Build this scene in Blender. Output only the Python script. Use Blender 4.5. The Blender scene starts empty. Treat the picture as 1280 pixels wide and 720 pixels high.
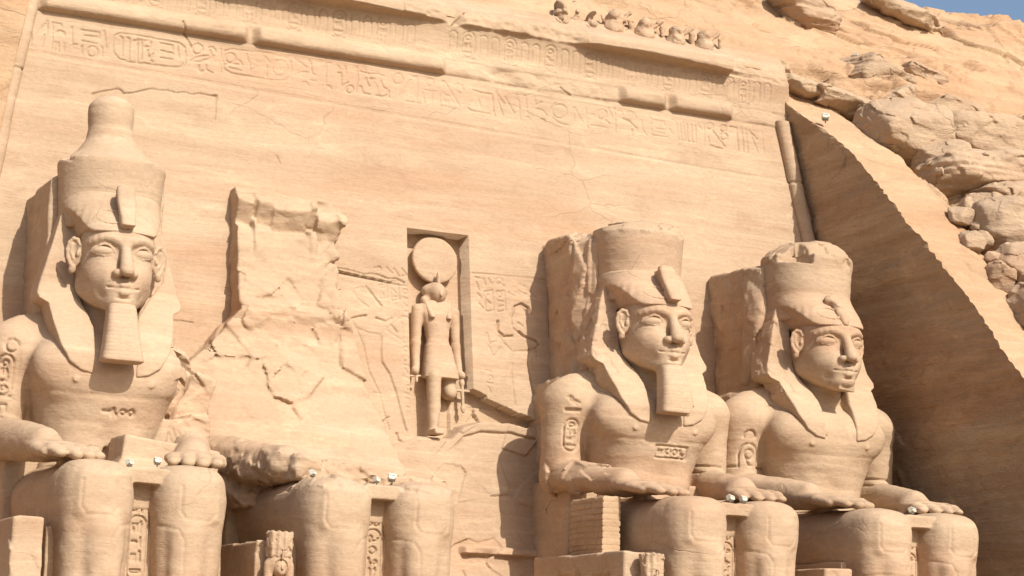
import bpy, math, json
import numpy as np
from mathutils import Matrix, Vector

# ------------------------------------------------------------------ camera, sky, sun, exposure
SC = bpy.context.scene
CAM = (-34.224, -79.693, -0.053)
YAW, PIT, ROL, FPX = 0.42454, 0.18565, 0.030994, 2551.68
cam_data = bpy.data.cameras.new('camera')
cam = bpy.data.objects.new('camera', cam_data)
SC.collection.objects.link(cam)
_f = Vector((math.sin(YAW)*math.cos(PIT), math.cos(YAW)*math.cos(PIT), math.sin(PIT)))
_r = Vector((math.cos(YAW), -math.sin(YAW), 0)); _u = _r.cross(_f)
_r2 = _r*math.cos(ROL)+_u*math.sin(ROL); _u2 = -_r*math.sin(ROL)+_u*math.cos(ROL)
cam.matrix_world = Matrix(((_r2.x, _u2.x, -_f.x, CAM[0]), (_r2.y, _u2.y, -_f.y, CAM[1]), (_r2.z, _u2.z, -_f.z, CAM[2]), (0, 0, 0, 1)))
cam_data.sensor_width = 36; cam_data.lens = 36*FPX/1280
cam_data.clip_start = 0.5; cam_data.clip_end = 3000
SC.camera = cam

SUN_AZ, SUN_EL = math.radians(12), math.radians(39)      # azimuth from the facade's normal towards +x
SKY_STRENGTH, SUN_STRENGTH, EXPOSURE = 0.11, 4.15, 0.38
world = bpy.data.worlds.new('World'); SC.world = world; world.use_nodes = True
wn = world.node_tree; bg = wn.nodes['Background']
sky = wn.nodes.new('ShaderNodeTexSky'); sky.sky_type = 'NISHITA'; sky.sun_disc = False
sky.sun_elevation = SUN_EL; sky.sun_rotation = math.pi-SUN_AZ
sky.dust_density = 3.0; sky.air_density = 1.0
wn.links.new(sky.outputs[0], bg.inputs[0]); bg.inputs[1].default_value = SKY_STRENGTH
sl = bpy.data.lights.new('sun', 'SUN'); sl.energy = SUN_STRENGTH; sl.angle = math.radians(0.6); sl.color = (1, .945, .86)
sun = bpy.data.objects.new('sun', sl); SC.collection.objects.link(sun)
_d = Vector((-math.sin(SUN_AZ)*math.cos(SUN_EL), math.cos(SUN_AZ)*math.cos(SUN_EL), -math.sin(SUN_EL)))
sun.rotation_euler = _d.to_track_quat('-Z', 'Y').to_euler(); sun.location = (0, -40, 60)
SC.view_settings.view_transform = 'Standard'; SC.view_settings.look = 'None'
SC.view_settings.exposure = EXPOSURE; SC.view_settings.gamma = 1; SC.view_settings.use_curve_mapping = False
SC.cycles.max_bounces = 6; SC.cycles.diffuse_bounces = 4

# ------------------------------------------------------------------ noise
_rng = np.random.RandomState(7)
_LAT = _rng.rand(64, 64, 64).astype(np.float32)*2-1
def vnoise(x, y, z):
    xi = np.floor(x).astype(np.int32); yi = np.floor(y).astype(np.int32); zi = np.floor(z).astype(np.int32)
    fx = (x-xi).astype(np.float32); fy = (y-yi).astype(np.float32); fz = (z-zi).astype(np.float32)
    fx = fx*fx*(3-2*fx); fy = fy*fy*(3-2*fy); fz = fz*fz*(3-2*fz)
    xi &= 63; yi &= 63; zi &= 63; x1 = (xi+1) & 63; y1 = (yi+1) & 63; z1 = (zi+1) & 63
    L = _LAT
    a = L[xi, yi, zi]*(1-fx)+L[x1, yi, zi]*fx; b = L[xi, y1, zi]*(1-fx)+L[x1, y1, zi]*fx
    c = L[xi, yi, z1]*(1-fx)+L[x1, yi, z1]*fx; d = L[xi, y1, z1]*(1-fx)+L[x1, y1, z1]*fx
    return (a*(1-fy)+b*fy)*(1-fz)+(c*(1-fy)+d*fy)*fz
def fbm(x, y, z, o=3, s=0.):
    v = 0; a = 1.; t = 0
    for i in range(o):
        v = v+a*vnoise(x*2**i+17.3*i+s, y*2**i+5.1*i+s*1.7, z*2**i+9.7*i-s); t += a; a *= .5
    return v/t
_CR = _rng.rand(4096, 7).astype(np.float32)
def facets(x, y, z, s=0):
    """faceted fracture noise: every cell is a tilted flat plane; returns about -1..1"""
    xi = np.floor(x).astype(np.int32); yi = np.floor(y).astype(np.int32); zi = np.floor(z).astype(np.int32)
    best = np.full(x.shape, 1e9, np.float32); val = np.zeros(x.shape, np.float32)
    for i in (-1, 0, 1):
        for j in (-1, 0, 1):
            for k in (-1, 0, 1):
                h = ((xi+i)*73856093 ^ (yi+j)*19349663 ^ (zi+k)*83492791 ^ (s*7919)) & 4095
                r = _CR[h]
                dx = x-(xi+i+r[..., 0]); dy = y-(yi+j+r[..., 1]); dz = z-(zi+k+r[..., 2])
                d = dx*dx+dy*dy+dz*dz; m = d < best
                best = np.where(m, d, best)
                val = np.where(m, (r[..., 3]*2-1)*.6+dx*(r[..., 4]-.5)*1.3+dy*(r[..., 5]-.5)*1.3+dz*(r[..., 6]-.5)*1.3, val)
    return val
def sstep(a, b, x):
    t = np.clip((x-a)/(b-a), 0, 1); return t*t*(3-2*t)

# ------------------------------------------------------------------ distance-field modelling (in memory, plain numpy)
class Vol:
    def __init__(s, lo, hi, h):
        s.h = h; s.lo = np.array(lo, float)
        n = [int(round((hi[i]-lo[i])/h))+1 for i in range(3)]
        s.ax = [(lo[i]+h*np.arange(n[i])).astype(np.float32) for i in range(3)]
        s.d = np.full(n, 50., np.float32)
    def put(s, prim, k=0., op='u'):
        f, lo, hi = prim; m = k+3*s.h; sl = []
        for i in range(3):
            a = max(0, int(math.floor((lo[i]-m-s.lo[i])/s.h))); b = min(s.d.shape[i], int(math.ceil((hi[i]+m-s.lo[i])/s.h))+1)
            if b <= a: return s
            sl.append(slice(a, b))
        sl = tuple(sl)
        X = s.ax[0][sl[0]][:, None, None]; Y = s.ax[1][sl[1]][None, :, None]; Z = s.ax[2][sl[2]][None, None, :]
        p = f(X, Y, Z); a = s.d[sl]
        if op == 'u':
            if k > 0:
                h = np.maximum(k-np.abs(a-p), 0)/k; s.d[sl] = np.minimum(a, p)-h*h*k*.25
            else: s.d[sl] = np.minimum(a, p)
        elif op == 's':
            p = -p
            if k > 0:
                h = np.maximum(k-np.abs(a-p), 0)/k; s.d[sl] = np.maximum(a, p)+h*h*k*.25
            else: s.d[sl] = np.maximum(a, p)
        return s
    def warp(s, f):
        """add f(x,y,z) to the field near the surface"""
        i = np.nonzero(np.abs(s.d) < .8)
        s.d[i] += f(s.ax[0][i[0]], s.ax[1][i[1]], s.ax[2][i[2]]).astype(np.float32); return s
    def mesh(s):
        d = s.d
        d[0] = d[-1] = np.maximum(d[0], .01); d[0] = np.abs(d[0])+.001; d[-1] = np.abs(d[-1])+.001
        d[:, 0] = np.abs(d[:, 0])+.001; d[:, -1] = np.abs(d[:, -1])+.001; d[:, :, 0] = np.abs(d[:, :, 0])+.001; d[:, :, -1] = np.abs(d[:, :, -1])+.001
        n = d < 0; c = [(i, j, k) for i in (0, 1) for j in (0, 1) for k in (0, 1)]
        S = [n[i:n.shape[0]-1+i, j:n.shape[1]-1+j, k:n.shape[2]-1+k] for i, j, k in c]
        al = S[0].copy(); an = S[0].copy()
        for q in S[1:]: al &= q; an |= q
        act = an & ~al; I = np.argwhere(act)
        idx = np.full(act.shape, -1, np.int32); idx[act] = np.arange(len(I))
        D = np.stack([d[I[:, 0]+i, I[:, 1]+j, I[:, 2]+k] for i, j, k in c], 1)
        P = np.zeros((len(I), 3)); w = np.zeros(len(I))
        for a in range(8):
            for b in range(a+1, 8):
                df = [abs(c[a][q]-c[b][q]) for q in range(3)]
                if sum(df) != 1: continue
                da = D[:, a]; db = D[:, b]; m = (da < 0) != (db < 0); t = np.where(m, da/np.where(m, da-db, 1), 0)
                for q in range(3): P[:, q] += np.where(m, c[a][q]+t*(c[b][q]-c[a][q]), 0)
                w += m
        P = (P/w[:, None]+I)*s.h+s.lo
        F = []
        for a in range(3):
            b, e = (a+1) % 3, (a+2) % 3
            A = [slice(1, -1)]*3; A[a] = slice(0, -1); B = list(A); B[a] = slice(1, None)
            s0 = n[tuple(A)]; s1 = n[tuple(B)]; K = np.argwhere(s0 != s1)
            o = np.ones(3, int); o[a] = 0; K0 = K+o
            fl = s0[tuple(K.T)]
            def cell(db, de):
                q = K0.copy(); q[:, b] -= db; q[:, e] -= de; return idx[q[:, 0], q[:, 1], q[:, 2]]
            Q = np.stack([cell(1, 1), cell(0, 1), cell(0, 0), cell(1, 0)], 1)
            Q[~fl] = Q[~fl][:, ::-1]; F.append(Q)
        return P, np.concatenate(F)

def normals(P, F):
    a = P[F[:, 2]]-P[F[:, 0]]; b = P[F[:, 3]]-P[F[:, 1]]; n = np.cross(a, b); N = np.zeros_like(P)
    for k in range(4):
        for q in range(3): N[:, q] += np.bincount(F[:, k], n[:, q], len(P))
    return N/np.maximum(np.linalg.norm(N, axis=1), 1e-9)[:, None]

def R3(deg):
    x, y, z = [math.radians(t) for t in deg]
    cx, sx, cy, sy, cz, sz = math.cos(x), math.sin(x), math.cos(y), math.sin(y), math.cos(z), math.sin(z)
    return np.array([[cz, -sz, 0], [sz, cz, 0], [0, 0, 1]])@np.array([[cy, 0, sy], [0, 1, 0], [-sy, 0, cy]])@np.array([[1, 0, 0], [0, cx, -sx], [0, sx, cx]])
def loc3(X, Y, Z, c, M):
    X = X-c[0]; Y = Y-c[1]; Z = Z-c[2]
    if M is None: return X, Y, Z
    return (M[0, 0]*X+M[1, 0]*Y+M[2, 0]*Z, M[0, 1]*X+M[1, 1]*Y+M[2, 1]*Z, M[0, 2]*X+M[1, 2]*Y+M[2, 2]*Z)
def ell(c, r, rot=None):
    M = R3(rot) if rot else None; R = max(r) if rot else 0
    def f(X, Y, Z):
        x, y, z = loc3(X, Y, Z, c, M)
        k0 = np.sqrt((x/r[0])**2+(y/r[1])**2+(z/r[2])**2); k1 = np.sqrt((x/r[0]**2)**2+(y/r[1]**2)**2+(z/r[2]**2)**2)
        return k0*(k0-1)/np.maximum(k1, 1e-6)
    b = [R, R, R] if rot else r
    return f, [c[i]-b[i] for i in range(3)], [c[i]+b[i] for i in range(3)]
def box(c, s, r=.05, rot=None):
    """c centre, s half sizes, r edge radius"""
    M = R3(rot) if rot else None; R = math.sqrt(sum(t*t for t in s))
    def f(X, Y, Z):
        x, y, z = loc3(X, Y, Z, c, M)
        x = np.abs(x)-s[0]+r; y = np.abs(y)-s[1]+r; z = np.abs(z)-s[2]+r
        return np.sqrt(np.maximum(x, 0)**2+np.maximum(y, 0)**2+np.maximum(z, 0)**2)+np.minimum(np.maximum(x, np.maximum(y, z)), 0)-r
    b = [R, R, R] if rot else s
    return f, [c[i]-b[i] for i in range(3)], [c[i]+b[i] for i in range(3)]
def cap(a, b, ra, rb=None, q=(1, 1, 1)):
    """tapered capsule; q squashes the three axes"""
    rb = ra if rb is None else rb; a = np.array(a, float); b = np.array(b, float); q = np.array(q, float)
    A = a/q; B = b/q; ab = B-A; L = max(ab@ab, 1e-9)
    def f(X, Y, Z):
        x = X/q[0]-A[0]; y = Y/q[1]-A[1]; z = Z/q[2]-A[2]
        h = np.clip((x*ab[0]+y*ab[1]+z*ab[2])/L, 0, 1)
        return (np.sqrt((x-h*ab[0])**2+(y-h*ab[1])**2+(z-h*ab[2])**2)-(ra+(rb-ra)*h))*min(q)
    R = max(ra, rb)*q
    return f, list(np.minimum(a, b)-R), list(np.maximum(a, b)+R)
def loft(rows, n=2., rnd=.0, fy=None):
    """rows (z, cx, cy, rx, ry): a superelliptic column through them"""
    rows = np.array(sorted(rows), float); t = np.arange(len(rows))
    zz = np.linspace(rows[0, 0], rows[-1, 0], 90); cols = []
    for q in range(1, 5):
        lin = np.interp(zz, rows[:, 0], rows[:, q]); g = np.exp(-np.linspace(-2, 2, 7)**2); g /= g.sum()
        cols.append(np.convolve(np.pad(lin, 3, 'edge'), g, 'valid'))
    def f(X, Y, Z):
        cx, cy, rx, ry = [np.interp(Z, zz, c_) for c_ in cols]
        k = (np.abs((X-cx)/rx)**n+np.abs((Y-cy)/ry)**n)**(1/n)
        d = (k-1)*np.minimum(rx, ry)
        e = np.maximum(rows[0, 0]-Z, Z-rows[-1, 0])
        if rnd > 0:
            return np.minimum(np.maximum(d+rnd, e+rnd), 0)+np.sqrt(np.maximum(d+rnd, 0)**2+np.maximum(e+rnd, 0)**2)-rnd
        return np.maximum(d, e)
    R = rows
    return f, [(R[:, 1]-R[:, 3]).min(), (R[:, 2]-R[:, 4]).min(), R[0, 0]], [(R[:, 1]+R[:, 3]).max(), (R[:, 2]+R[:, 4]).max(), R[-1, 0]]
def half(nrm, pt):
    """half space; solid on the side the normal points away from"""
    nrm = np.array(nrm, float); nrm /= np.linalg.norm(nrm)
    f = lambda X, Y, Z: (X-pt[0])*nrm[0]+(Y-pt[1])*nrm[1]+(Z-pt[2])*nrm[2]
    return f
def cut(prim, *planes):
    f, lo, hi = prim; P = [half(n, p) for n, p in planes]
    def g(X, Y, Z):
        d = f(X, Y, Z)
        for p in P: d = np.maximum(d, p(X, Y, Z))
        return d
    return g, lo, hi
def tube(pts, r):
    return [cap(pts[i], pts[i+1], r) for i in range(len(pts)-1)]

# ------------------------------------------------------------------ mesh helpers
def raw_mesh(name, P, F, smooth=True):
    me = bpy.data.meshes.new(name); n = F.shape[1]
    me.vertices.add(len(P)); me.vertices.foreach_set('co', np.asarray(P, np.float32).ravel())
    me.loops.add(F.size); me.loops.foreach_set('vertex_index', F.astype(np.int32).ravel())
    me.polygons.add(len(F)); me.polygons.foreach_set('loop_start', np.arange(0, F.size, n, dtype=np.int32))
    me.polygons.foreach_set('use_smooth', np.full(len(F), smooth)); me.update(calc_edges=True)
    return me
def obj(name, me, mat, parent=None, loc=(0, 0, 0)):
    o = bpy.data.objects.new(name, me); SC.collection.objects.link(o)
    if me is not None and mat is not None: me.materials.clear(); me.materials.append(mat)
    if parent: o.parent = parent
    o.location = loc; return o
def empty(name, loc, label, cat, group=None):
    o = bpy.data.objects.new(name, None); SC.collection.objects.link(o); o.location = loc
    o['label'] = label; o['category'] = cat
    if group: o['group'] = group
    return o
def tag(o, label, cat, group=None):
    o['label'] = label; o['category'] = cat
    if group: o['group'] = group
    return o
def grid(P, flip=False):
    nu, nv = P.shape[:2]; i = np.arange(nu*nv).reshape(nu, nv)
    F = np.stack([i[:-1, :-1], i[1:, :-1], i[1:, 1:], i[:-1, 1:]], -1).reshape(-1, 4)
    return P.reshape(-1, 3), F[:, ::-1].copy() if flip else F

# ------------------------------------------------------------------ carving of signs: distance to strokes
def seg_carve(H, xs, zs, strokes, w, depth):
    """H[x, z] -= a soft groove of half width w along every polyline"""
    for pl in strokes:
        for (x0, z0), (x1, z1) in zip(pl[:-1], pl[1:]):
            i0, i1 = np.searchsorted(xs, [min(x0, x1)-2*w, max(x0, x1)+2*w]); j0, j1 = np.searchsorted(zs, [min(z0, z1)-2*w, max(z0, z1)+2*w])
            if i1 <= i0 or j1 <= j0: continue
            X = xs[i0:i1, None]; Z = zs[None, j0:j1]; dx, dz = x1-x0, z1-z0
            h = np.clip(((X-x0)*dx+(Z-z0)*dz)/max(dx*dx+dz*dz, 1e-9), 0, 1)
            d = np.hypot(X-x0-h*dx, Z-z0-h*dz); g = depth*(1-sstep(w*.35, w*1.3, d))
            H[i0:i1, j0:j1] = np.maximum(H[i0:i1, j0:j1], g)
def arc(cx, cz, r, a0, a1, n=12, rz=None):
    rz = rz or r; return [(cx+r*math.cos(math.radians(a)), cz+rz*math.sin(math.radians(a))) for a in np.linspace(a0, a1, n)]
GL = {  # small signs in a unit square
 'disc': [arc(.5, .5, .38, 0, 360)], 'bread': [arc(.5, .25, .4, 0, 180), [(.1, .25), (.9, .25)]],
 'reed': [[(.4, 0), (.4, .6), (.3, .8), (.5, 1), (.65, .7), (.4, .55)]],
 'water': [[(0, .45), (.12, .6), (.25, .45), (.37, .6), (.5, .45), (.62, .6), (.75, .45), (.87, .6), (1, .45)]],
 'mouth': [arc(.5, .3, .5, 30, 150, 8), arc(.5, .7, .5, 210, 330, 8)],
 'bird': [[(.1, .75), (.25, .9), (.4, .75), (.45, .5), (.95, .15)], [(.2, .7), (.3, .3), (.6, .25), (.9, .2)], [(.45, .25), (.45, 0), (.65, 0)]],
 'seat': [[(.2, 0), (.2, 1), (.6, 1), (.6, .7)], [(.2, 0), (.9, 0), (.9, .45), (.25, .45)]],
 'house': [[(0, .1), (0, .8), (1, .8), (1, .1)], [(.3, .1), (.3, .4)]], 'staff': [[(.5, 0), (.5, 1)], [(.25, .8), (.75, 1)]],
 'gods': [[(.1, 0), (.1, .6), (.3, .95), (.45, .6), (.35, .3), (.7, .25), (.7, 0)], [(.1, .3), (.4, .3)]],
 'eye': [arc(.5, .4, .45, 20, 160, 8), arc(.5, .7, .45, 200, 340, 8), arc(.5, .52, .12, 0, 360, 6)],
 'comb': [[(.1, .1), (.1, .7), (.9, .7), (.9, .1)], [(.37, .1), (.37, .7)], [(.63, .1), (.63, .7)]],
 'plait': [[(.5, 0), (.3, .2), (.7, .4), (.3, .6), (.7, .8), (.5, 1)], [(.5, 0), (.7, .2), (.3, .4), (.7, .6), (.3, .8), (.5, 1)]],
 'flag': [[(.2, 0), (.2, 1), (.85, .9), (.2, .75)]], 'ankh': [arc(.5, .75, .2, -90, 270, 9, .24), [(.5, .5), (.5, 0)], [(.2, .42), (.8, .42)]],
 'arm': [[(0, .3), (.7, .3), (.8, .6), (1, .6)]], 'bar': [[(0, .4), (1, .4), (1, .6), (0, .6), (0, .4)]],
 'stroke': [[(.5, .1), (.5, .9)]], 'beetle': [arc(.5, .45, .28, 0, 360, 10, .35), [(.2, .9), (.35, .7)], [(.8, .9), (.65, .7)], [(.22, .45), (.78, .45)]],
 'snake': [[(0, .2), (.2, .45), (.4, .2), (.6, .45), (.75, .3), (.8, .8), (.95, .9)]]}
def glyph(name, x, z, w, h): return [[(x+px*w, z+pz*h) for px, pz in pl] for pl in GL[name]]
def ring(x, z, w, h, base=True):
    """cartouche: rope ring with a bar under it, lower left corner x, z"""
    r = w/2; L = [[(x, z+r), (x, z+h-r)]+arc(x+r, z+h-r, r, 180, 0, 9)+[(x+w, z+r)]+arc(x+r, z+r, r, 0, -180, 9)]
    if base: L.append([(x, z-.04*h), (x+w, z-.04*h)])
    return L
def column(x, z0, z1, w, names):
    h = (z1-z0)/len(names); L = []
    for i, n in enumerate(names):
        for m, q in zip(n.split('+'), range(9)):
            k = len(n.split('+')); L += glyph(m, x+w*q/k, z1-h*(i+1)+h*.1, w/k*.9, h*.8)
    return L
def carve_verts(P, N, strokes, w, depth, z_back=1e9, box_=None):
    """push vertices that face the viewer inwards along strokes drawn in (x, z)"""
    xs = np.array([p for s_ in strokes for p in s_])
    if len(xs) == 0: return P
    m = (P[:, 0] > xs[:, 0].min()-w*2) & (P[:, 0] < xs[:, 0].max()+w*2) & (P[:, 2] > xs[:, 1].min()-w*2) & (P[:, 2] < xs[:, 1].max()+w*2) & (N[:, 1] < -.25) & (P[:, 1] < z_back)
    I = np.nonzero(m)[0]; x = P[I, 0]; z = P[I, 2]; g = np.zeros(len(I))
    for pl in strokes:
        for (x0, z0), (x1, z1) in zip(pl[:-1], pl[1:]):
            dx, dz = x1-x0, z1-z0; h = np.clip(((x-x0)*dx+(z-z0)*dz)/max(dx*dx+dz*dz, 1e-9), 0, 1)
            g = np.maximum(g, 1-sstep(w*.4, w*1.3, np.hypot(x-x0-h*dx, z-z0-h*dz)))
    P[I] -= N[I]*(g*depth)[:, None]; return P

# ------------------------------------------------------------------ materials
def sandstone(name, dip=0., a=(.50, .355, .234), b=(.575, .425, .292), c=(.44, .30, .19), bump=.5, strata=1., tilt=.05, seed=0., rough=.95, scale=1.):
    m = bpy.data.materials.new(name); m.use_nodes = True; nt = m.node_tree; N = nt.nodes; L = nt.links; bs = N['Principled BSDF']
    bs.inputs['Roughness'].default_value = rough; bs.inputs['Specular IOR Level'].default_value = .15
    geo = N.new('ShaderNodeNewGeometry')
    def mapped(sc, rot=(0, 0, 0)):
        mp = N.new('ShaderNodeMapping'); mp.inputs['Scale'].default_value = sc; mp.inputs['Rotation'].default_value = rot
        mp.inputs['Location'].default_value = (seed, seed*.7, seed*1.3); L.new(geo.outputs['Position'], mp.inputs[0]); return mp
    def noise(mp, s, det=4, r=.55):
        n = N.new('ShaderNodeTexNoise'); n.inputs['Scale'].default_value = s; n.inputs['Detail'].default_value = det; n.inputs['Roughness'].default_value = r
        L.new(mp.outputs[0], n.inputs[0]); return n
    def ramp(src, stops):
        r = N.new('ShaderNodeValToRGB'); e = r.color_ramp.elements
        e[0].position, e[0].color = stops[0][0], (*stops[0][1], 1); e[1].position, e[1].color = stops[-1][0], (*stops[-1][1], 1)
        for p_, c_ in stops[1:-1]: q = e.new(p_); q.color = (*c_, 1)
        L.new(src, r.inputs[0]); return r
    def mix(fac, A, B, t='MIX'):
        x = N.new('ShaderNodeMix'); x.data_type = 'RGBA'; x.blend_type = t
        if isinstance(fac, float): x.inputs[0].default_value = fac
        else: L.new(fac, x.inputs[0])
        for s_, k in ((A, 6), (B, 7)):
            if isinstance(s_, tuple): x.inputs[k].default_value = (*s_, 1)
            else: L.new(s_, x.inputs[k])
        return x.outputs[2]
    big = noise(mapped((.10*scale, .10*scale, .22*scale)), 1, 3, .6)
    lay = noise(mapped((.05*scale, .05*scale, 1.1*scale), (dip, tilt, 0)), 1, 4, .66)
    lay2 = noise(mapped((.30*scale, .30*scale, 3.0*scale), (dip, tilt*1.3, 0)), 1, 4, .68)
    fine = noise(mapped((1, 1, 1.6)), 5, 5, .72)
    base = ramp(big.outputs[0], [(.32, a), (.68, b)]).outputs[0]
    l1 = ramp(lay.outputs[0], [(.36, c), (.5, a), (.62, b)])
    base = mix(.30*strata, base, l1.outputs[0])
    l2 = ramp(lay2.outputs[0], [(.34, (.86, .83, .82)), (.52, (1, 1, 1)), (.70, (1.06, 1.06, 1.05))])
    base = mix(min(1., .34*strata), base, l2.outputs[0], 'MULTIPLY')
    f1 = ramp(fine.outputs[0], [(.3, (.88, .86, .84)), (.6, (1.05, 1.05, 1.05))]); base = mix(.7, base, f1.outputs[0], 'MULTIPLY')
    vein = noise(mapped((.07*scale, .07*scale, .5*scale), (0, tilt*1.5, .1)), 1, 3, .6)
    v1 = ramp(vein.outputs[0], [(.44, (.82, .82, .82)), (.475, (.84, .84, .84)), (.485, (.93, .92, .91)), (.50, (.84, .84, .84)), (.60, (.80, .79, .78))])
    base = mix(1., base, v1.outputs[0], 'MULTIPLY')
    tn = noise(mapped((.035, .035, .30), (0, tilt, 0)), 1, 3, .6); base = mix(1., base, ramp(tn.outputs[0], [(.38, (.99, .92, .885)), (.50, (1, 1, 1)), (.62, (1.02, 1.03, 1.02))]).outputs[0], 'MULTIPLY')
    pn = noise(mapped((.45, .45, .8)), 1, 4, .65); base = mix(1., base, ramp(pn.outputs[0], [(.36, (.93, .91, .90)), (.45, (1, 1, 1)), (.60, (1, 1, 1)), (.66, (1.10, 1.10, 1.10))]).outputs[0], 'MULTIPLY')
    L.new(base, bs.inputs['Base Color'])
    # bump: grain, layers and sparse pits
    vor = N.new('ShaderNodeTexVoronoi'); vor.inputs['Scale'].default_value = 1.3; L.new(mapped((1, 1, 2.2)).outputs[0], vor.inputs[0])
    pit = ramp(vor.outputs[0], [(.03, (0, 0, 0)), (.09, (1, 1, 1))])
    def mul(x, k):
        q = N.new('ShaderNodeMath'); q.operation = 'MULTIPLY'; L.new(x, q.inputs[0]); q.inputs[1].default_value = k; return q.outputs[0]
    def add(x, y):
        q = N.new('ShaderNodeMath'); L.new(x, q.inputs[0]); L.new(y, q.inputs[1]); return q.outputs[0]
    med = noise(mapped((.6, .6, 1.3), (0, tilt, 0)), 1, 5, .6)
    # long thin cracks, only here and there, and crisp bedding steps
    wv = noise(mapped((.9, .9, .9)), 1, 2, .6); wm = N.new('ShaderNodeVectorMath'); wm.operation = 'MULTIPLY_ADD'; L.new(wv.outputs['Color'], wm.inputs[0]); wm.inputs[1].default_value = (.22, .22, .22); L.new(mapped((.22, .22, .42), (dip, tilt*2, 0)).outputs[0], wm.inputs[2])
    ve = N.new('ShaderNodeTexVoronoi'); ve.feature = 'DISTANCE_TO_EDGE'; ve.inputs['Scale'].default_value = 1.; L.new(wm.outputs[0], ve.inputs[0])
    cr = ramp(ve.outputs['Distance'], [(.0, (0, 0, 0)), (.012, (1, 1, 1))]); ms = ramp(noise(mapped((.13, .13, .13)), 1, 3).outputs[0], [(.55, (1, 1, 1)), (.63, (0, 0, 0))])
    mx = N.new('ShaderNodeMath'); mx.operation = 'MAXIMUM'; L.new(cr.outputs[0], mx.inputs[0]); L.new(ms.outputs[0], mx.inputs[1])
    L.new(mix(.30, base, ramp(mx.outputs[0], [(0., (.45, .42, .40)), (1., (1, 1, 1))]).outputs[0], 'MULTIPLY'), bs.inputs['Base Color'])
    bed = ramp(lay2.outputs[0], [(.40, (0, 0, 0)), (.43, (.4, .4, .4)), (.50, (.45, .45, .45)), (.52, (.8, .8, .8)), (.60, (1, 1, 1))])
    extra = add(mul(mx.outputs[0], .05), mul(bed.outputs[0], .022*strata))
    hgt = add(add(mul(fine.outputs[0], .06), mul(lay2.outputs[0], .035*strata)), add(mul(med.outputs[0], .12), mul(pit.outputs[0], .035)))
    hgt = add(hgt, extra)
    bp = N.new('ShaderNodeBump'); bp.inputs['Strength'].default_value = bump; bp.inputs['Distance'].default_value = 1.0
    L.new(hgt, bp.inputs['Height']); L.new(bp.outputs[0], bs.inputs['Normal'])
    return m
def plain(name, col, rough=.5, metal=0.):
    m = bpy.data.materials.new(name); m.use_nodes = True; N = m.node_tree.nodes; b = N['Principled BSDF']
    n = N.new('ShaderNodeTexNoise'); n.inputs['Scale'].default_value = 9; r = N.new('ShaderNodeValToRGB')
    r.color_ramp.elements[0].color = (*[t*.8 for t in col], 1); r.color_ramp.elements[1].color = (*col, 1)
    m.node_tree.links.new(n.outputs[0], r.inputs[0]); m.node_tree.links.new(r.outputs[0], b.inputs['Base Color'])
    b.inputs['Roughness'].default_value = rough; b.inputs['Metallic'].default_value = metal; return m
M_WALL = sandstone('wall_sandstone', bump=.42)
M_STAT = sandstone('statue_sandstone', bump=.42, strata=.55, seed=3.)
M_ROCK = sandstone('cliff_sandstone', a=(.49, .325, .195), b=(.60, .415, .26), c=(.41, .26, .16), bump=.8, strata=.7, tilt=-.25, seed=8.)
M_CUT = sandstone('cut_rock_sandstone', dip=-.35, a=(.47, .325, .20), b=(.58, .415, .265), c=(.37, .24, .145), bump=.9, strata=1.5, tilt=.0, seed=11.)
M_BOUL = sandstone('boulder_sandstone', a=(.46, .322, .212), b=(.55, .40, .27), c=(.38, .26, .168), bump=.9, strata=.7, seed=21., tilt=.1)
M_BLOCK = sandstone('masonry_sandstone', a=(.50, .34, .21), b=(.60, .43, .28), c=(.42, .27, .17), bump=.35, strata=.5, seed=31.)
M_SAND = sandstone('desert_sand', a=(.27, .20, .135), b=(.32, .24, .165), c=(.24, .175, .115), bump=.5, strata=.2, seed=5.)
M_WHITE = plain('white_painted_metal', (.62, .61, .50), .6)
M_GLASS = plain('lamp_glass', (.62, .64, .58), .15)
M_DARK = plain('dark_bracket_metal', (.12, .11, .1), .6)
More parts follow.
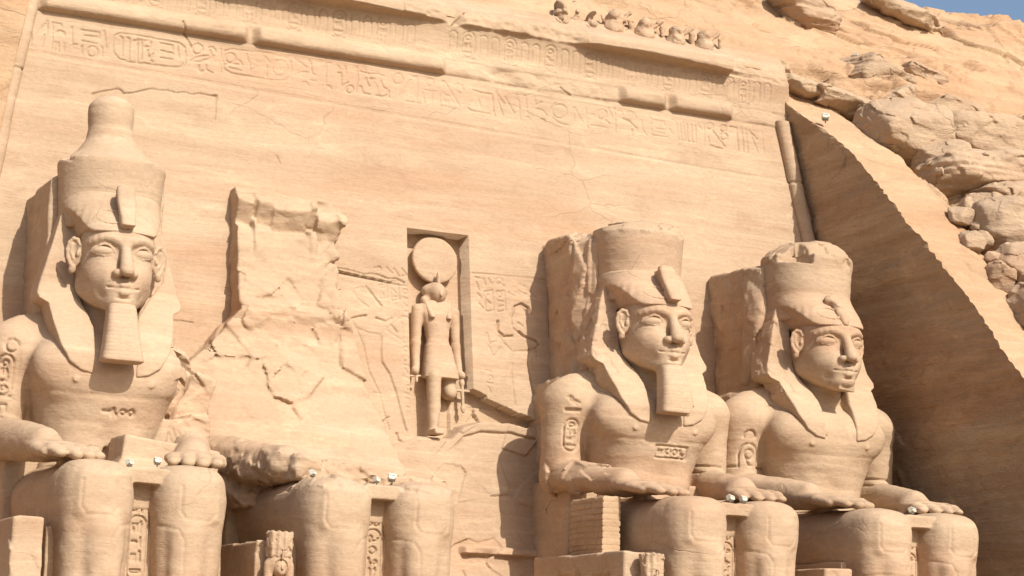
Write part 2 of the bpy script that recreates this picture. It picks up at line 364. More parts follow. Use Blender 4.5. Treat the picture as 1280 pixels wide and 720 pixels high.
# ---- strokes of the inscriptions, reliefs and cracks as (x, z) on the wall, metres
BAND=[[[-18.5,26.08],[-18.07,26.71]],[[-18.04,26.81],[-18.03,26.16]],[[-18.12,26.14],[-18.24,25.56]],[[-18.7,26.19],[-18.69,25.54]],[[-17.79,25.52],[-17.82,26.78],[-17.43,26.75],[-17.43,26.64]],[[-17.64,26.29],[-17.59,26.41],[-17.46,26.45],[-17.33,26.42],[-17.26,26.26]],[[-17.66,25.89],[-17.66,25.5]],[[-17.53,25.89],[-17.51,25.5]],[[-17.29,25.91],[-17.3,25.53]],[[-16.97,26.71],[-16.95,25.96]],[[-16.96,25.82],[-16.86,25.93],[-16.73,25.93]],[[-16.58,26.64],[-15.79,26.65],[-15.79,26.42],[-16.44,26.4]],[[-16.52,26.13],[-15.87,26.1]],[[-16.51,25.9],[-16.5,25.55]],[[-15.82,25.75],[-15.85,25.86],[-15.93,25.94],[-16.03,25.96],[-16.14,25.93],[-16.22,25.85],[-16.27,25.74],[-16.27,25.62],[-16.21,25.53],[-16.12,25.47],[-16.02,25.48],[-15.92,25.53],[-15.85,25.63],[-15.82,25.75]],[[-15.64,25.99],[-15.61,25.53]],[[-15.58,26.76],[-15.45,26.0]],[[-13.45,26.83],[-14.25,26.79],[-14.87,26.78],[-15.11,26.6],[-15.19,26.21],[-15.13,25.84],[-14.89,25.57],[-14.44,25.5],[-13.42,25.53]],[[-14.87,26.64],[-14.76,26.57],[-14.73,25.72]],[[-14.56,26.62],[-14.45,26.59],[-14.45,25.62]],[[-14.25,26.51],[-13.89,26.62]],[[-14.09,26.63],[-14.07,25.54]],[[-13.89,26.52],[-13.89,25.71]],[[-13.72,26.65],[-13.54,26.68],[-13.49,26.54]],[[-13.73,26.33],[-13.53,26.34]],[[-13.62,26.19],[-13.56,25.84]],[[-13.8,26.58],[-13.58,26.62],[-13.51,26.44]],[[-13.75,26.28],[-13.53,26.34]],[[-13.62,26.19],[-13.61,25.9],[-13.54,25.82],[-13.37,26.06]],[[-13.45,25.71],[-13.38,25.65]],[[-13.09,26.61],[-12.52,26.58],[-12.52,26.41]],[[-13.04,26.26],[-12.49,26.2]],[[-13.05,25.91],[-12.51,25.91]],[[-12.32,26.69],[-12.22,26.03]],[[-13.81,26.77],[-12.91,26.78],[-12.23,26.75],[-11.98,26.6],[-11.91,26.23],[-11.95,25.84],[-12.12,25.62],[-12.44,25.57],[-13.11,25.53],[-13.78,25.54]],[[-11.15,26.64],[-11.18,26.75],[-11.26,26.83],[-11.36,26.85],[-11.48,26.82],[-11.57,26.74],[-11.62,26.62],[-11.62,26.5],[-11.56,26.41],[-11.47,26.35],[-11.36,26.36],[-11.25,26.42],[-11.18,26.52],[-11.15,26.64]],[[-11.68,25.98],[-11.36,26.24],[-10.86,26.37]],[[-11.68,25.98],[-11.27,26.0],[-10.86,26.21],[-10.63,26.39]],[[-10.87,26.76],[-10.68,26.81],[-10.54,26.64]],[[-10.82,26.65],[-10.68,26.28]],[[-11.31,25.8],[-11.31,25.56],[-11.1,25.59]],[[-10.99,25.9],[-10.97,25.66],[-10.67,25.56]],[[-10.32,26.83],[-10.3,25.67]],[[-7.94,26.95],[-9.25,26.88],[-9.81,26.86],[-10.13,26.71],[-10.22,26.36],[-10.17,25.84],[-9.84,25.69],[-9.24,25.67],[-8.12,25.65]],[[-9.64,26.45],[-9.67,26.56],[-9.74,26.63],[-9.85,26.66],[-9.96,26.63],[-10.05,26.55],[-10.1,26.44],[-10.1,26.32],[-10.04,26.23],[-9.95,26.18],[-9.84,26.18],[-9.74,26.24],[-9.67,26.34],[-9.64,26.45]],[[-10.12,26.04],[-9.94,26.14],[-9.48,26.16]],[[-9.94,25.94],[-9.75,25.93],[-9.38,25.89]],[[-9.53,26.37],[-9.41,26.34],[-9.31,26.12]],[[-9.11,26.73],[-9.06,26.45],[-8.97,26.32],[-8.97,25.93],[-8.64,26.18]],[[-8.64,26.42],[-8.45,26.4]],[[-8.25,26.73],[-8.03,26.52]],[[-8.2,26.35],[-8.17,25.82]],[[-8.27,26.77],[-8.17,26.54],[-8.06,26.51]],[[-8.17,26.3],[-8.2,25.76]],[[-7.19,26.36],[-7.24,26.53],[-7.35,26.65],[-7.52,26.69],[-7.69,26.64],[-7.84,26.51],[-7.92,26.34],[-7.92,26.15],[-7.84,26.01],[-7.69,25.93],[-7.52,25.93],[-7.35,26.02],[-7.24,26.18],[-7.19,26.36]],[[-7.61,26.88],[-7.28,26.89],[-7.07,26.72],[-7.0,26.34],[-7.09,25.94],[-7.33,25.71],[-7.98,25.65],[-8.68,25.66]],[[-6.88,26.9],[-6.28,26.53]],[[-6.81,26.03],[-6.71,26.17],[-6.52,26.26],[-6.26,26.3]],[[-6.19,26.92],[-6.11,26.85],[-6.04,26.27],[-5.9,26.22]],[[-6.47,25.77],[-6.33,25.81],[-6.21,25.66]],[[-6.14,25.92],[-5.85,25.91]],[[-5.38,25.77],[-5.37,26.9],[-5.13,26.94]],[[-5.38,25.77],[-5.23,25.79],[-5.14,25.66]],[[-4.84,26.91],[-4.72,26.76]],[[-4.82,26.49],[-4.65,26.52],[-4.63,26.33]],[[-4.65,26.32],[-4.63,25.86]],[[-4.61,25.86],[-4.31,26.11]],[[-4.43,26.9],[-4.41,26.56]],[[-4.04,25.8],[-4.06,25.89],[-4.11,25.95],[-4.2,25.96],[-4.28,25.94],[-4.36,25.88],[-4.4,25.79],[-4.4,25.7],[-4.36,25.63],[-4.29,25.59],[-4.2,25.59],[-4.12,25.64],[-4.06,25.71],[-4.04,25.8]],[[-3.87,26.94],[-3.82,26.4],[-3.93,25.7]],[[-3.76,26.0],[-3.66,25.99],[-3.61,25.7],[-3.25,25.68]],[[-3.7,26.75],[-3.28,26.69],[-2.84,26.76],[-2.57,26.7]],[[-3.43,26.47],[-3.39,26.28],[-3.27,26.07]],[[-3.24,26.45],[-2.99,26.49]],[[-2.94,26.74],[-2.74,26.75],[-2.6,26.7]],[[-2.7,26.43],[-2.6,26.15],[-2.41,26.06]],[[-1.6,26.71],[-1.62,26.82],[-1.7,26.9],[-1.82,26.93],[-1.94,26.9],[-2.04,26.81],[-2.1,26.69],[-2.11,26.56],[-2.05,26.46],[-1.95,26.41],[-1.83,26.41],[-1.71,26.47],[-1.63,26.58],[-1.6,26.71]],[[-2.96,25.67],[-2.56,25.66],[-2.44,25.78]],[[-2.31,26.0],[-2.32,25.65]],[[-1.82,25.77],[-1.21,26.74]],[[-1.13,26.88],[-0.95,26.93],[-0.83,26.85]],[[-0.88,26.77],[-0.96,25.61]],[[-1.48,25.6],[-0.73,25.62]],[[-0.06,26.77],[-0.08,26.86],[-0.14,26.92],[-0.23,26.94],[-0.32,26.91],[-0.39,26.85],[-0.44,26.76],[-0.44,26.67],[-0.4,26.59],[-0.33,26.55],[-0.24,26.56],[-0.15,26.6],[-0.09,26.68],[-0.06,26.77]],[[-0.57,26.32],[0.04,26.31]],[[-0.62,26.18],[-0.56,25.62]],[[-0.19,26.22],[-0.21,25.62]],[[0.22,26.54],[0.22,25.69]],[[0.36,26.91],[0.51,26.89],[1.23,25.76]],[[0.39,26.31],[0.74,26.17]],[[0.22,25.64],[0.98,25.6]],[[0.48,25.98],[0.47,25.62]],[[0.63,26.0],[0.62,25.65]],[[0.96,26.81],[1.17,26.9],[1.37,26.84],[1.47,26.61]],[[1.06,26.57],[1.26,26.45]],[[1.9,26.7],[2.39,26.62],[2.9,26.63],[2.94,26.35],[2.95,25.85],[3.02,25.58]],[[1.64,25.75],[1.84,25.63],[2.76,25.62]],[[2.22,26.24],[2.29,25.95]],[[3.12,26.84],[3.5,26.13]],[[3.11,26.73],[3.43,25.62]],[[3.11,26.8],[3.55,26.24]],[[3.13,26.69],[3.44,25.65]],[[3.57,26.61],[4.03,25.85]],[[4.12,26.58],[4.3,26.55],[4.32,25.61]],[[4.17,26.9],[4.22,26.68]],[[4.52,26.87],[4.66,26.84],[4.71,25.89]],[[5.11,26.88],[5.21,26.43]],[[5.21,26.43],[5.51,26.65]],[[5.23,26.26],[5.55,26.22],[5.75,25.99]],[[4.65,25.74],[4.76,25.76],[4.86,25.63]],[[5.44,25.77],[5.59,25.77],[5.61,25.63]],[[6.82,26.35],[6.79,26.52],[6.68,26.63],[6.51,26.66],[6.33,26.62],[6.18,26.5],[6.09,26.33],[6.08,26.16],[6.16,26.02],[6.3,25.94],[6.48,25.95],[6.65,26.03],[6.77,26.18],[6.82,26.35]],[[6.23,26.7],[6.01,26.38],[6.04,25.92],[6.42,25.69],[6.9,25.64]],[[7.19,26.61],[7.2,25.8]],[[7.25,26.62],[7.63,25.95]],[[7.85,26.6],[7.89,25.67]],[[8.98,26.53],[8.96,26.64],[8.88,26.72],[8.77,26.74],[8.65,26.71],[8.54,26.63],[8.48,26.51],[8.47,26.4],[8.52,26.3],[8.62,26.25],[8.74,26.25],[8.86,26.31],[8.95,26.41],[8.98,26.53]],[[8.08,26.34],[8.26,26.42],[8.56,26.21],[8.92,26.2],[9.12,26.03]],[[8.05,25.84],[8.9,25.82]],[[9.08,26.9],[9.3,26.4]],[[9.45,26.89],[9.4,25.6]],[[9.57,26.79],[9.82,26.83],[9.87,26.63]],[[9.85,26.43],[10.22,26.36],[10.33,26.23]],[[10.08,26.8],[10.3,26.87],[10.52,26.8],[10.57,26.6]],[[9.91,26.42],[10.27,26.27],[10.62,26.0]],[[10.31,25.92],[10.32,25.63]],[[10.87,26.47],[10.9,26.01],[11.1,25.74]],[[11.29,26.74],[11.41,26.67],[11.35,25.81]],[[11.5,26.62],[12.15,26.6],[12.17,26.37]],[[11.62,26.17],[12.19,26.19]],[[11.58,26.0],[12.08,25.97]],[[11.44,25.79],[12.29,25.8]],[[12.38,26.28],[12.56,26.07]],[[12.61,26.76],[12.82,26.7],[12.85,25.76]],[[13.04,26.67],[13.04,25.76]],[[13.23,26.73],[13.23,25.75]],[[13.42,26.67],[13.39,25.78]],[[13.68,26.71],[13.64,25.78]],[[13.9,26.71],[13.86,25.82]],[[12.85,25.76],[13.86,25.76]],[[14.06,26.77],[14.23,26.49]],[[14.41,26.76],[14.33,25.67]],[[14.91,26.77],[14.9,26.85],[14.85,26.9],[14.77,26.92],[14.68,26.89],[14.6,26.84],[14.56,26.76],[14.55,26.68],[14.59,26.61],[14.65,26.58],[14.74,26.58],[14.82,26.62],[14.89,26.69],[14.91,26.77]],[[14.87,26.53],[15.52,25.78]],[[14.59,26.19],[14.62,25.72],[15.32,25.64]],[[15.68,26.76],[15.67,26.84],[15.62,26.89],[15.54,26.91],[15.45,26.89],[15.37,26.83],[15.33,26.75],[15.32,26.67],[15.36,26.6],[15.42,26.57],[15.51,26.57],[15.59,26.61],[15.66,26.68],[15.68,26.76]],[[15.7,26.35],[15.68,26.43],[15.62,26.48],[15.54,26.5],[15.44,26.48],[15.36,26.42],[15.31,26.33],[15.31,26.25],[15.34,26.18],[15.42,26.14],[15.51,26.14],[15.6,26.18],[15.67,26.26],[15.7,26.35]],[[15.87,26.88],[16.26,26.88],[16.28,25.65]],[[16.55,26.92],[16.58,25.66]],[[16.78,26.92],[16.83,25.64]],[[17.0,26.83],[17.42,26.44]],[[17.0,26.83],[17.42,25.69]],[[17.73,26.88],[17.75,25.68]]]
REL=[[[-4.07,16.27],[-3.83,16.42],[-3.59,16.33]],[[-4.19,16.14],[-3.96,15.82],[-3.48,15.51]],[[-4.27,14.85],[-4.09,14.52],[-3.5,14.35],[-2.9,14.31],[-2.59,14.67],[-1.91,15.21]],[[-2.65,14.55],[-1.94,14.15],[-1.82,14.04]],[[-1.92,14.97],[-1.87,14.16]],[[-4.03,14.41],[-3.75,13.74],[-3.52,12.61],[-3.06,11.74],[-2.84,10.84],[-2.61,10.07]],[[-3.3,11.68],[-3.0,11.66]],[[-2.98,16.57],[-2.62,16.67],[-2.6,16.02],[-2.97,15.98],[-2.98,16.57]],[[-2.43,16.81],[-2.07,16.87],[-2.02,16.02],[-2.39,15.92],[-2.43,16.81]],[[-2.89,16.46],[-2.68,16.52]],[[-2.87,16.29],[-2.72,16.12]],[[-2.34,16.64],[-2.13,16.7]],[[-2.32,16.46],[-2.11,16.27]],[[-2.26,16.11],[-2.12,16.15]],[[-3.21,17.37],[-2.85,17.36]],[[-2.87,17.35],[-2.88,17.4],[-2.92,17.43],[-2.96,17.44],[-3.0,17.43],[-3.04,17.4],[-3.07,17.35],[-3.07,17.31],[-3.05,17.27],[-3.01,17.25],[-2.96,17.25],[-2.92,17.27],[-2.89,17.31],[-2.87,17.35]],[[-2.6,17.44],[-2.36,17.23]],[[-2.24,17.43],[-2.0,17.09]],[[-1.87,17.47],[-1.61,17.2],[-1.88,17.13]],[[-1.85,16.69],[-1.54,16.67]],[[-1.58,16.42],[-1.6,16.48],[-1.64,16.52],[-1.69,16.53],[-1.75,16.52],[-1.8,16.48],[-1.83,16.43],[-1.83,16.37],[-1.8,16.32],[-1.75,16.3],[-1.69,16.3],[-1.64,16.32],[-1.6,16.37],[-1.58,16.42]],[[-1.83,16.16],[-1.56,16.07]],[[-1.8,15.87],[-1.6,15.71]],[[-1.79,15.51],[-1.57,15.48]],[[-1.88,15.27],[-1.57,15.22]],[[-1.62,13.77],[-1.63,13.82],[-1.67,13.86],[-1.72,13.88],[-1.78,13.87],[-1.83,13.83],[-1.85,13.78],[-1.86,13.72],[-1.83,13.67],[-1.78,13.65],[-1.72,13.65],[-1.67,13.67],[-1.63,13.72],[-1.62,13.77]],[[-1.64,13.36],[-1.65,13.42],[-1.69,13.46],[-1.75,13.48],[-1.81,13.46],[-1.87,13.43],[-1.9,13.37],[-1.9,13.31],[-1.87,13.26],[-1.82,13.23],[-1.76,13.22],[-1.7,13.25],[-1.65,13.3],[-1.64,13.36]],[[-1.86,13.05],[-1.62,13.02]],[[-1.84,12.88],[-1.66,12.66]],[[-1.91,12.53],[-1.61,12.44]],[[-1.58,12.04],[-1.59,12.08],[-1.62,12.11],[-1.66,12.12],[-1.71,12.11],[-1.75,12.08],[-1.77,12.04],[-1.77,12.0],[-1.75,11.96],[-1.71,11.94],[-1.67,11.94],[-1.62,11.96],[-1.59,11.99],[-1.58,12.04]],[[-1.86,11.78],[-1.62,11.72]],[[-1.81,11.56],[-1.57,11.52],[-1.57,11.29]],[[-1.78,11.16],[-1.51,11.12]],[[-1.76,10.93],[-1.74,10.48]],[[-1.64,10.94],[-1.47,10.61]],[[3.73,16.24],[4.0,16.33],[4.25,15.92]],[[3.44,15.77],[3.49,15.27],[3.81,15.05]],[[4.77,14.52],[4.38,14.29],[3.44,14.14],[3.06,14.48],[2.81,14.83]],[[2.21,14.9],[2.33,14.41],[2.66,14.57]],[[2.26,14.34],[2.5,13.81],[2.85,14.27]],[[4.65,14.38],[4.66,13.94]],[[2.15,16.83],[2.55,16.94],[2.58,16.0],[2.18,15.89],[2.15,16.83]],[[2.75,16.9],[3.15,16.98],[3.18,16.06],[2.78,15.95],[2.75,16.9]],[[1.58,17.66],[3.18,17.71],[5.21,17.74]],[[2.44,16.8],[2.43,16.84],[2.4,16.87],[2.36,16.88],[2.32,16.87],[2.28,16.84],[2.26,16.8],[2.26,16.76],[2.28,16.73],[2.31,16.71],[2.36,16.7],[2.4,16.72],[2.43,16.76],[2.44,16.8]],[[3.05,16.77],[3.04,16.81],[3.01,16.84],[2.96,16.86],[2.91,16.85],[2.87,16.81],[2.84,16.77],[2.84,16.72],[2.86,16.68],[2.9,16.66],[2.95,16.65],[3.0,16.68],[3.04,16.72],[3.05,16.77]],[[2.23,16.46],[2.46,16.3]],[[2.84,16.47],[3.11,16.47]],[[2.86,16.21],[3.13,16.27]],[[1.71,17.48],[1.97,17.45]],[[1.77,17.23],[1.89,16.87]],[[1.82,16.73],[2.01,16.5]],[[1.87,16.24],[2.12,16.01]],[[2.11,17.46],[2.23,17.16]],[[2.37,17.49],[2.5,17.25]],[[3.06,17.44],[3.05,17.51],[3.0,17.56],[2.93,17.58],[2.85,17.56],[2.79,17.51],[2.75,17.44],[2.75,17.37],[2.78,17.31],[2.84,17.27],[2.92,17.27],[2.99,17.31],[3.04,17.37],[3.06,17.44]],[[2.9,17.36],[3.16,17.2]],[[3.35,16.9],[3.68,16.81]],[[3.83,17.08],[4.23,16.93]],[[4.37,17.14],[4.63,16.91]],[[3.91,17.41],[4.17,17.31]],[[2.09,13.15],[2.35,13.11]],[[2.39,12.83],[2.38,12.87],[2.35,12.9],[2.31,12.91],[2.27,12.9],[2.23,12.88],[2.21,12.84],[2.21,12.8],[2.23,12.76],[2.26,12.74],[2.31,12.74],[2.35,12.76],[2.38,12.79],[2.39,12.83]],[[2.13,12.6],[2.39,12.56]],[[2.17,12.42],[2.31,12.13]],[[3.44,14.02],[3.34,13.26],[3.43,12.16],[3.48,11.67]],[[3.77,15.55],[4.03,15.39]]]
RELS=[[[-3.59,16.44],[-2.88,15.64]],[[-4.27,14.91],[-3.97,15.02],[-3.61,15.12]],[[-3.13,15.06],[-2.65,14.92],[-2.4,15.1]],[[-2.41,14.8],[-2.17,14.5]],[[-2.9,14.23],[-2.94,13.7],[-2.9,13.07],[-2.57,12.58],[-2.28,11.8],[-2.0,10.68],[-1.8,10.07]],[[-1.54,12.99],[-1.17,12.99]],[[-2.26,9.93],[-2.2,9.65],[-1.67,9.41]],[[3.44,15.77],[3.66,16.3],[4.0,16.46],[4.33,16.31],[4.46,16.0]],[[3.81,15.12],[4.01,14.95],[4.67,14.76],[4.77,14.58]],[[2.77,15.51],[2.75,15.07],[3.07,14.82],[3.47,14.89]],[[4.32,14.35],[4.2,13.71],[4.32,12.86],[4.48,12.0],[4.64,11.16]]]
CRACK=[[[-16.01,23.72],[-15.15,24.04],[-14.73,24.14],[-14.62,23.97],[-13.4,24.35],[-10.52,24.45],[-10.58,23.34]],[[0.74,29.68],[1.38,30.41]],[[1.01,8.26],[1.66,8.24],[3.21,8.27]],[[-0.99,8.27],[0.14,8.28]],[[-7.74,22.05],[-7.56,21.7]],[[6.51,27.52],[7.01,27.26]],[[-11.04,10.19],[-10.62,9.88]],[[-9.32,11.88],[-8.69,12.22]],[[-7.9,8.89],[-7.26,8.25],[-6.66,7.61]],[[-9.37,18.85],[-7.19,17.83],[-5.71,18.38]],[[-6.64,13.54],[-6.28,12.87],[-5.56,12.51]],[[-3.2,9.94],[-2.63,10.69]],[[-12.2,27.67],[-11.64,26.61]],[[-4.97,17.17],[-3.66,17.06],[-1.75,16.9]],[[3.31,10.81],[4.89,10.71]],[[0.2,10.49],[3.31,10.81]],[[2.42,7.86],[3.56,7.4]],[[-12.82,13.99],[-11.44,14.06]]]
BOULDERS=[(24.35, 2.84, 26.91, (2.15, 2.1849999999999996, 1.85), 'big grey-brown angular boulder right of the top of the shaded rock face', 3, (0.0, 8.0, 0.0), 0), (25.86, 6.08, 29.63, (1.51, 1.38, 0.78), 'flat greyish slab-like boulder tilted under the layered outcrop', 5, (0.0, -18.0, 0.0), 0), (25.85, 7.82, 31.42, (1.85, 1.6099999999999999, 1.32), 'layered overhanging outcrop with a white floodlight on it, highest of the boulders', 8, (0.0, 8.0, 0.0), 0.1), (27.38, 7.67, 31.25, (1.17, 1.15, 0.64), 'small squarish block wedged beside the layered outcrop', 12, (0.0, -5.0, 0.0), 0.05), (26.93, 6.46, 30.01, (0.58, 0.9199999999999999, 0.58), 'small cube-like stone right of the flat greyish slab', 14, (0.0, 0.0, 0.0), 0), (30.04, 3.68, 27.55, (3.38, 2.07, 1.56), 'long rounded boulder sloping down from the big angular boulder', 21, (0.0, 2.0, 0.0), 0.04), (27.03, -0.06, 24.58, (3.26, 1.8399999999999999, 1.24), 'wide pitted boulder lying directly under the long rounded boulder', 24, (0.0, -8.0, 0.0), 0.07), (27.38, -1.32, 23.32, (2.06, 1.6099999999999999, 0.83), 'thin layered slab projecting under the wide pitted boulder', 27, (0.0, -6.0, 0.0), 0.12), (25.63, -3.39, 21.06, (1.52, 1.6099999999999999, 1.61), 'knobbly hollowed boulder above the lower right pile', 31, (0.0, 0.0, 0.0), 0), (25.14, -5.38, 18.75, (1.39, 1.6099999999999999, 1.39), 'tan boulder at the lower right end of the pile', 35, (0.0, 0.0, 0.0), 0), (24.26, -6.89, 16.75, (0.91, 1.38, 1.36), 'lowest boulder of the pile, cut by the right frame edge', 37, (0.0, 0.0, 0.0), 0), (24.4, -2.24, 22.37, (0.38, 0.45999999999999996, 0.48), 'small upright stone standing in the gap under the wide pitted boulder', 41, (0.0, 0.0, 0.0), 0), (23.57, -2.84, 21.69, (0.61, 0.5175, 0.47), 'pale wedge stone lying at the start of the gravelly gap', 43, (0.0, 0.0, 0.0), 0), (23.87, -3.99, 20.36, (0.51, 0.45999999999999996, 0.42), 'small stone in the gap left of the knobbly hollowed boulder', 45, (0.0, 0.0, 0.0), 0), (23.84, -4.85, 19.37, (0.37, 0.40249999999999997, 0.32), 'little dark stone low in the gap below the knobbly boulder', 47, (0.0, 0.0, 0.0), 0), (24.24, -3.28, 21.18, (0.33, 0.345, 0.28), 'tiny stone just above the other small gap stones', 49, (0.0, 0.0, 0.0), 0), (22.46, 5.6, 29.14, (1.78, 1.15, 0.61), 'long thin stone left of the flat greyish slab', 51, (0.0, 12.0, 0.0), 0.05), (19.45, 7.26, 30.82, (0.92, 1.035, 0.41), 'thin broken stone ledge near the end of the carved cornice', 53, (0.0, 24.0, 0.0), 0.04), (20.64, 6.15, 29.69, (1.52, 1.035, 0.56), 'flat block at the top corner of the shaded rock face', 55, (0.0, 14.0, 0.0), 0.05), (24.25, 12.24, 36.2, (2.2, 1.38, 1.1), 'rough layered outcrop high on the slope under the frame top', 57, (0.0, 25.0, 0.0), 0.12), (32.19, 13.67, 37.79, (3.17, 1.15, 0.69), 'long low ledge of rock just below the skyline', 59, (0.0, 14.0, 0.0), 0.1), (29.33, 6.12, 29.31, (2.12, 1.38, 1.16), 'tan block wedged above the long rounded boulder', 61, (0.0, 10.0, 0.0), 0.04), (25.27, 0.99, 25.27, (1.24, 1.38, 1.24), 'dark-jointed block under the big angular boulder beside the long rounded one', 63, (0.0, 0.0, 0.0), 0), (29.81, 8.88, 32.29, (1.63, 1.15, 0.71), 'flat ledge block right of the layered outcrop', 65, (0.0, 14.0, 0.0), 0.08), (25.87, -1.66, 22.51, (1.11, 1.035, 0.72), 'block tucked behind the thin layered slab', 67, (0.0, 0.0, 0.0), 0), (23.39, -3.95, 20.12, (0.6, 0.69, 0.6), 'angular block at the gravelly gap by the knobbly boulder', 69, (0.0, 0.0, 0.0), 0), (23.87, -5.48, 18.15, (0.78, 0.9199999999999999, 0.92), 'block between the tan boulder and the lit band of the cut', 71, (0.0, 0.0, 0.0), 0)]
LAMPS=[(-16.68, -8.6, 6.66, 0.4, 0.53, 'white floodlight beside the left hand of the tall-crowned colossus'), (-15.68, -8.6, 6.79, -0.2, 0.53, 'white floodlight between the hands of the tall-crowned colossus'), (-9.8, -8.4, 6.77, 0.6, 0.53, 'white floodlight at left on the rubble lap of the broken colossus'), (-7.35, -8.6, 6.68, 0.2, 0.46, 'small white floodlight in the middle of the broken colossus lap'), (-6.75, -8.6, 6.78, -0.5, 0.63, 'white floodlight at right on the broken colossus lap'), (7.59, -9.0, 6.88, 0.1, 0.59, 'white floodlight by the thumb of the flat-crowned colossus, left of a pair'), (8.18, -9.0, 6.88, -0.1, 0.56, 'white floodlight by the fingers of the flat-crowned colossus, right of a pair'), (16.41, -8.9, 6.93, 0.2, 0.59, 'white floodlight before the right hand of the beardless colossus'), (25.67, 8.9, 32.83, 0.3, 0.66, 'white floodlight on top of the layered outcrop'), (24.04, 6.48, 30.28, -0.9, 0.76, 'white floodlight in the hollow under the layered outcrop'), (19.9, 3.02, 27.23, -0.7, 0.76, 'white floodlight at the top edge of the shaded rock face')]
# ------------------------------------------------------------------ the rock-cut facade
K, Y0 = .15974, 1.159
def wall_y(z): return Y0+K*z
def edge_x(z): return 23.146-.156*z
HZ = np.array([-3, 4, 12.5, 14.3, 16.8, 18.8, 21, 22.7, 25.2, 27, 28.5, 30.5, 34, 38, 40.1, 41.0, 40.5, 37.5])
HY = np.array([-24, -17.5, -10.1, -8.5, -6.5, -5., -3.1, -1.6, .9, 3.3, 5.3, 7.3, 10.6, 14.2, 19., 28., 60., 110.])
HT = np.arange(len(HZ), dtype=float)
def intact(x, spans, soft=.25):
    v = 0
    for a, b in spans: v = np.maximum(v, sstep(a-soft, a+soft*.2, x)*(1-sstep(b-soft*.2, b+soft, x)))
    return v
def cornice(x, z):
    """how far torus and cavetto stand out from the wall plane"""
    n = fbm(x*1.1, z*0+3.3, z*1.6, 3)
    p = np.zeros_like(x+z)
    t = intact(x, [(-18.2, -9.35), (-8.6, .25), (9.9, 12.0), (12.7, 15.75)], .35)
    br = np.clip(.55+.6*fbm(x*.9, x*0, z*.8, 3, 4.), 0, 1)
    dz_ = (z-27.72)/.46; tor = .46*np.maximum(1-np.where(dz_ > 0, dz_**2, np.abs(dz_)**3), 0)**.5
    p = np.maximum(p, tor*(t*(.93+.12*fbm(x*.8, z*0, z*1.5, 4, 1.))+(1-t)*br*.34)*1.15)
    cz = np.clip((z-28.05)/1.75, 0, 1)
    p = np.maximum(p, sstep(27.75, 28.1, z)*(.12+.40*cz**2.0))
    # fillet above the cavetto: strong, broken or gone
    f = np.interp(x, [-19, -7.6, -4, -1, .6, 1.4, 6.2, 6.9, 8.2, 11, 15.7, 15.85, 22], [1, 1, .85, .5, .1, .4, .22, .3, .75, 1, .75, .0, 0])
    f = np.clip(f+.4*n*(f < .6), 0, 1)
    lip = 29.72-.18*(x-7)/9*(x > 7)+.05*n
    fil = sstep(lip-.03, lip+.10, z)
    p = p+fil*(.85*f-.12*(1-f))
    p = p*(1-sstep(30.15, 31.25, z))
    return p
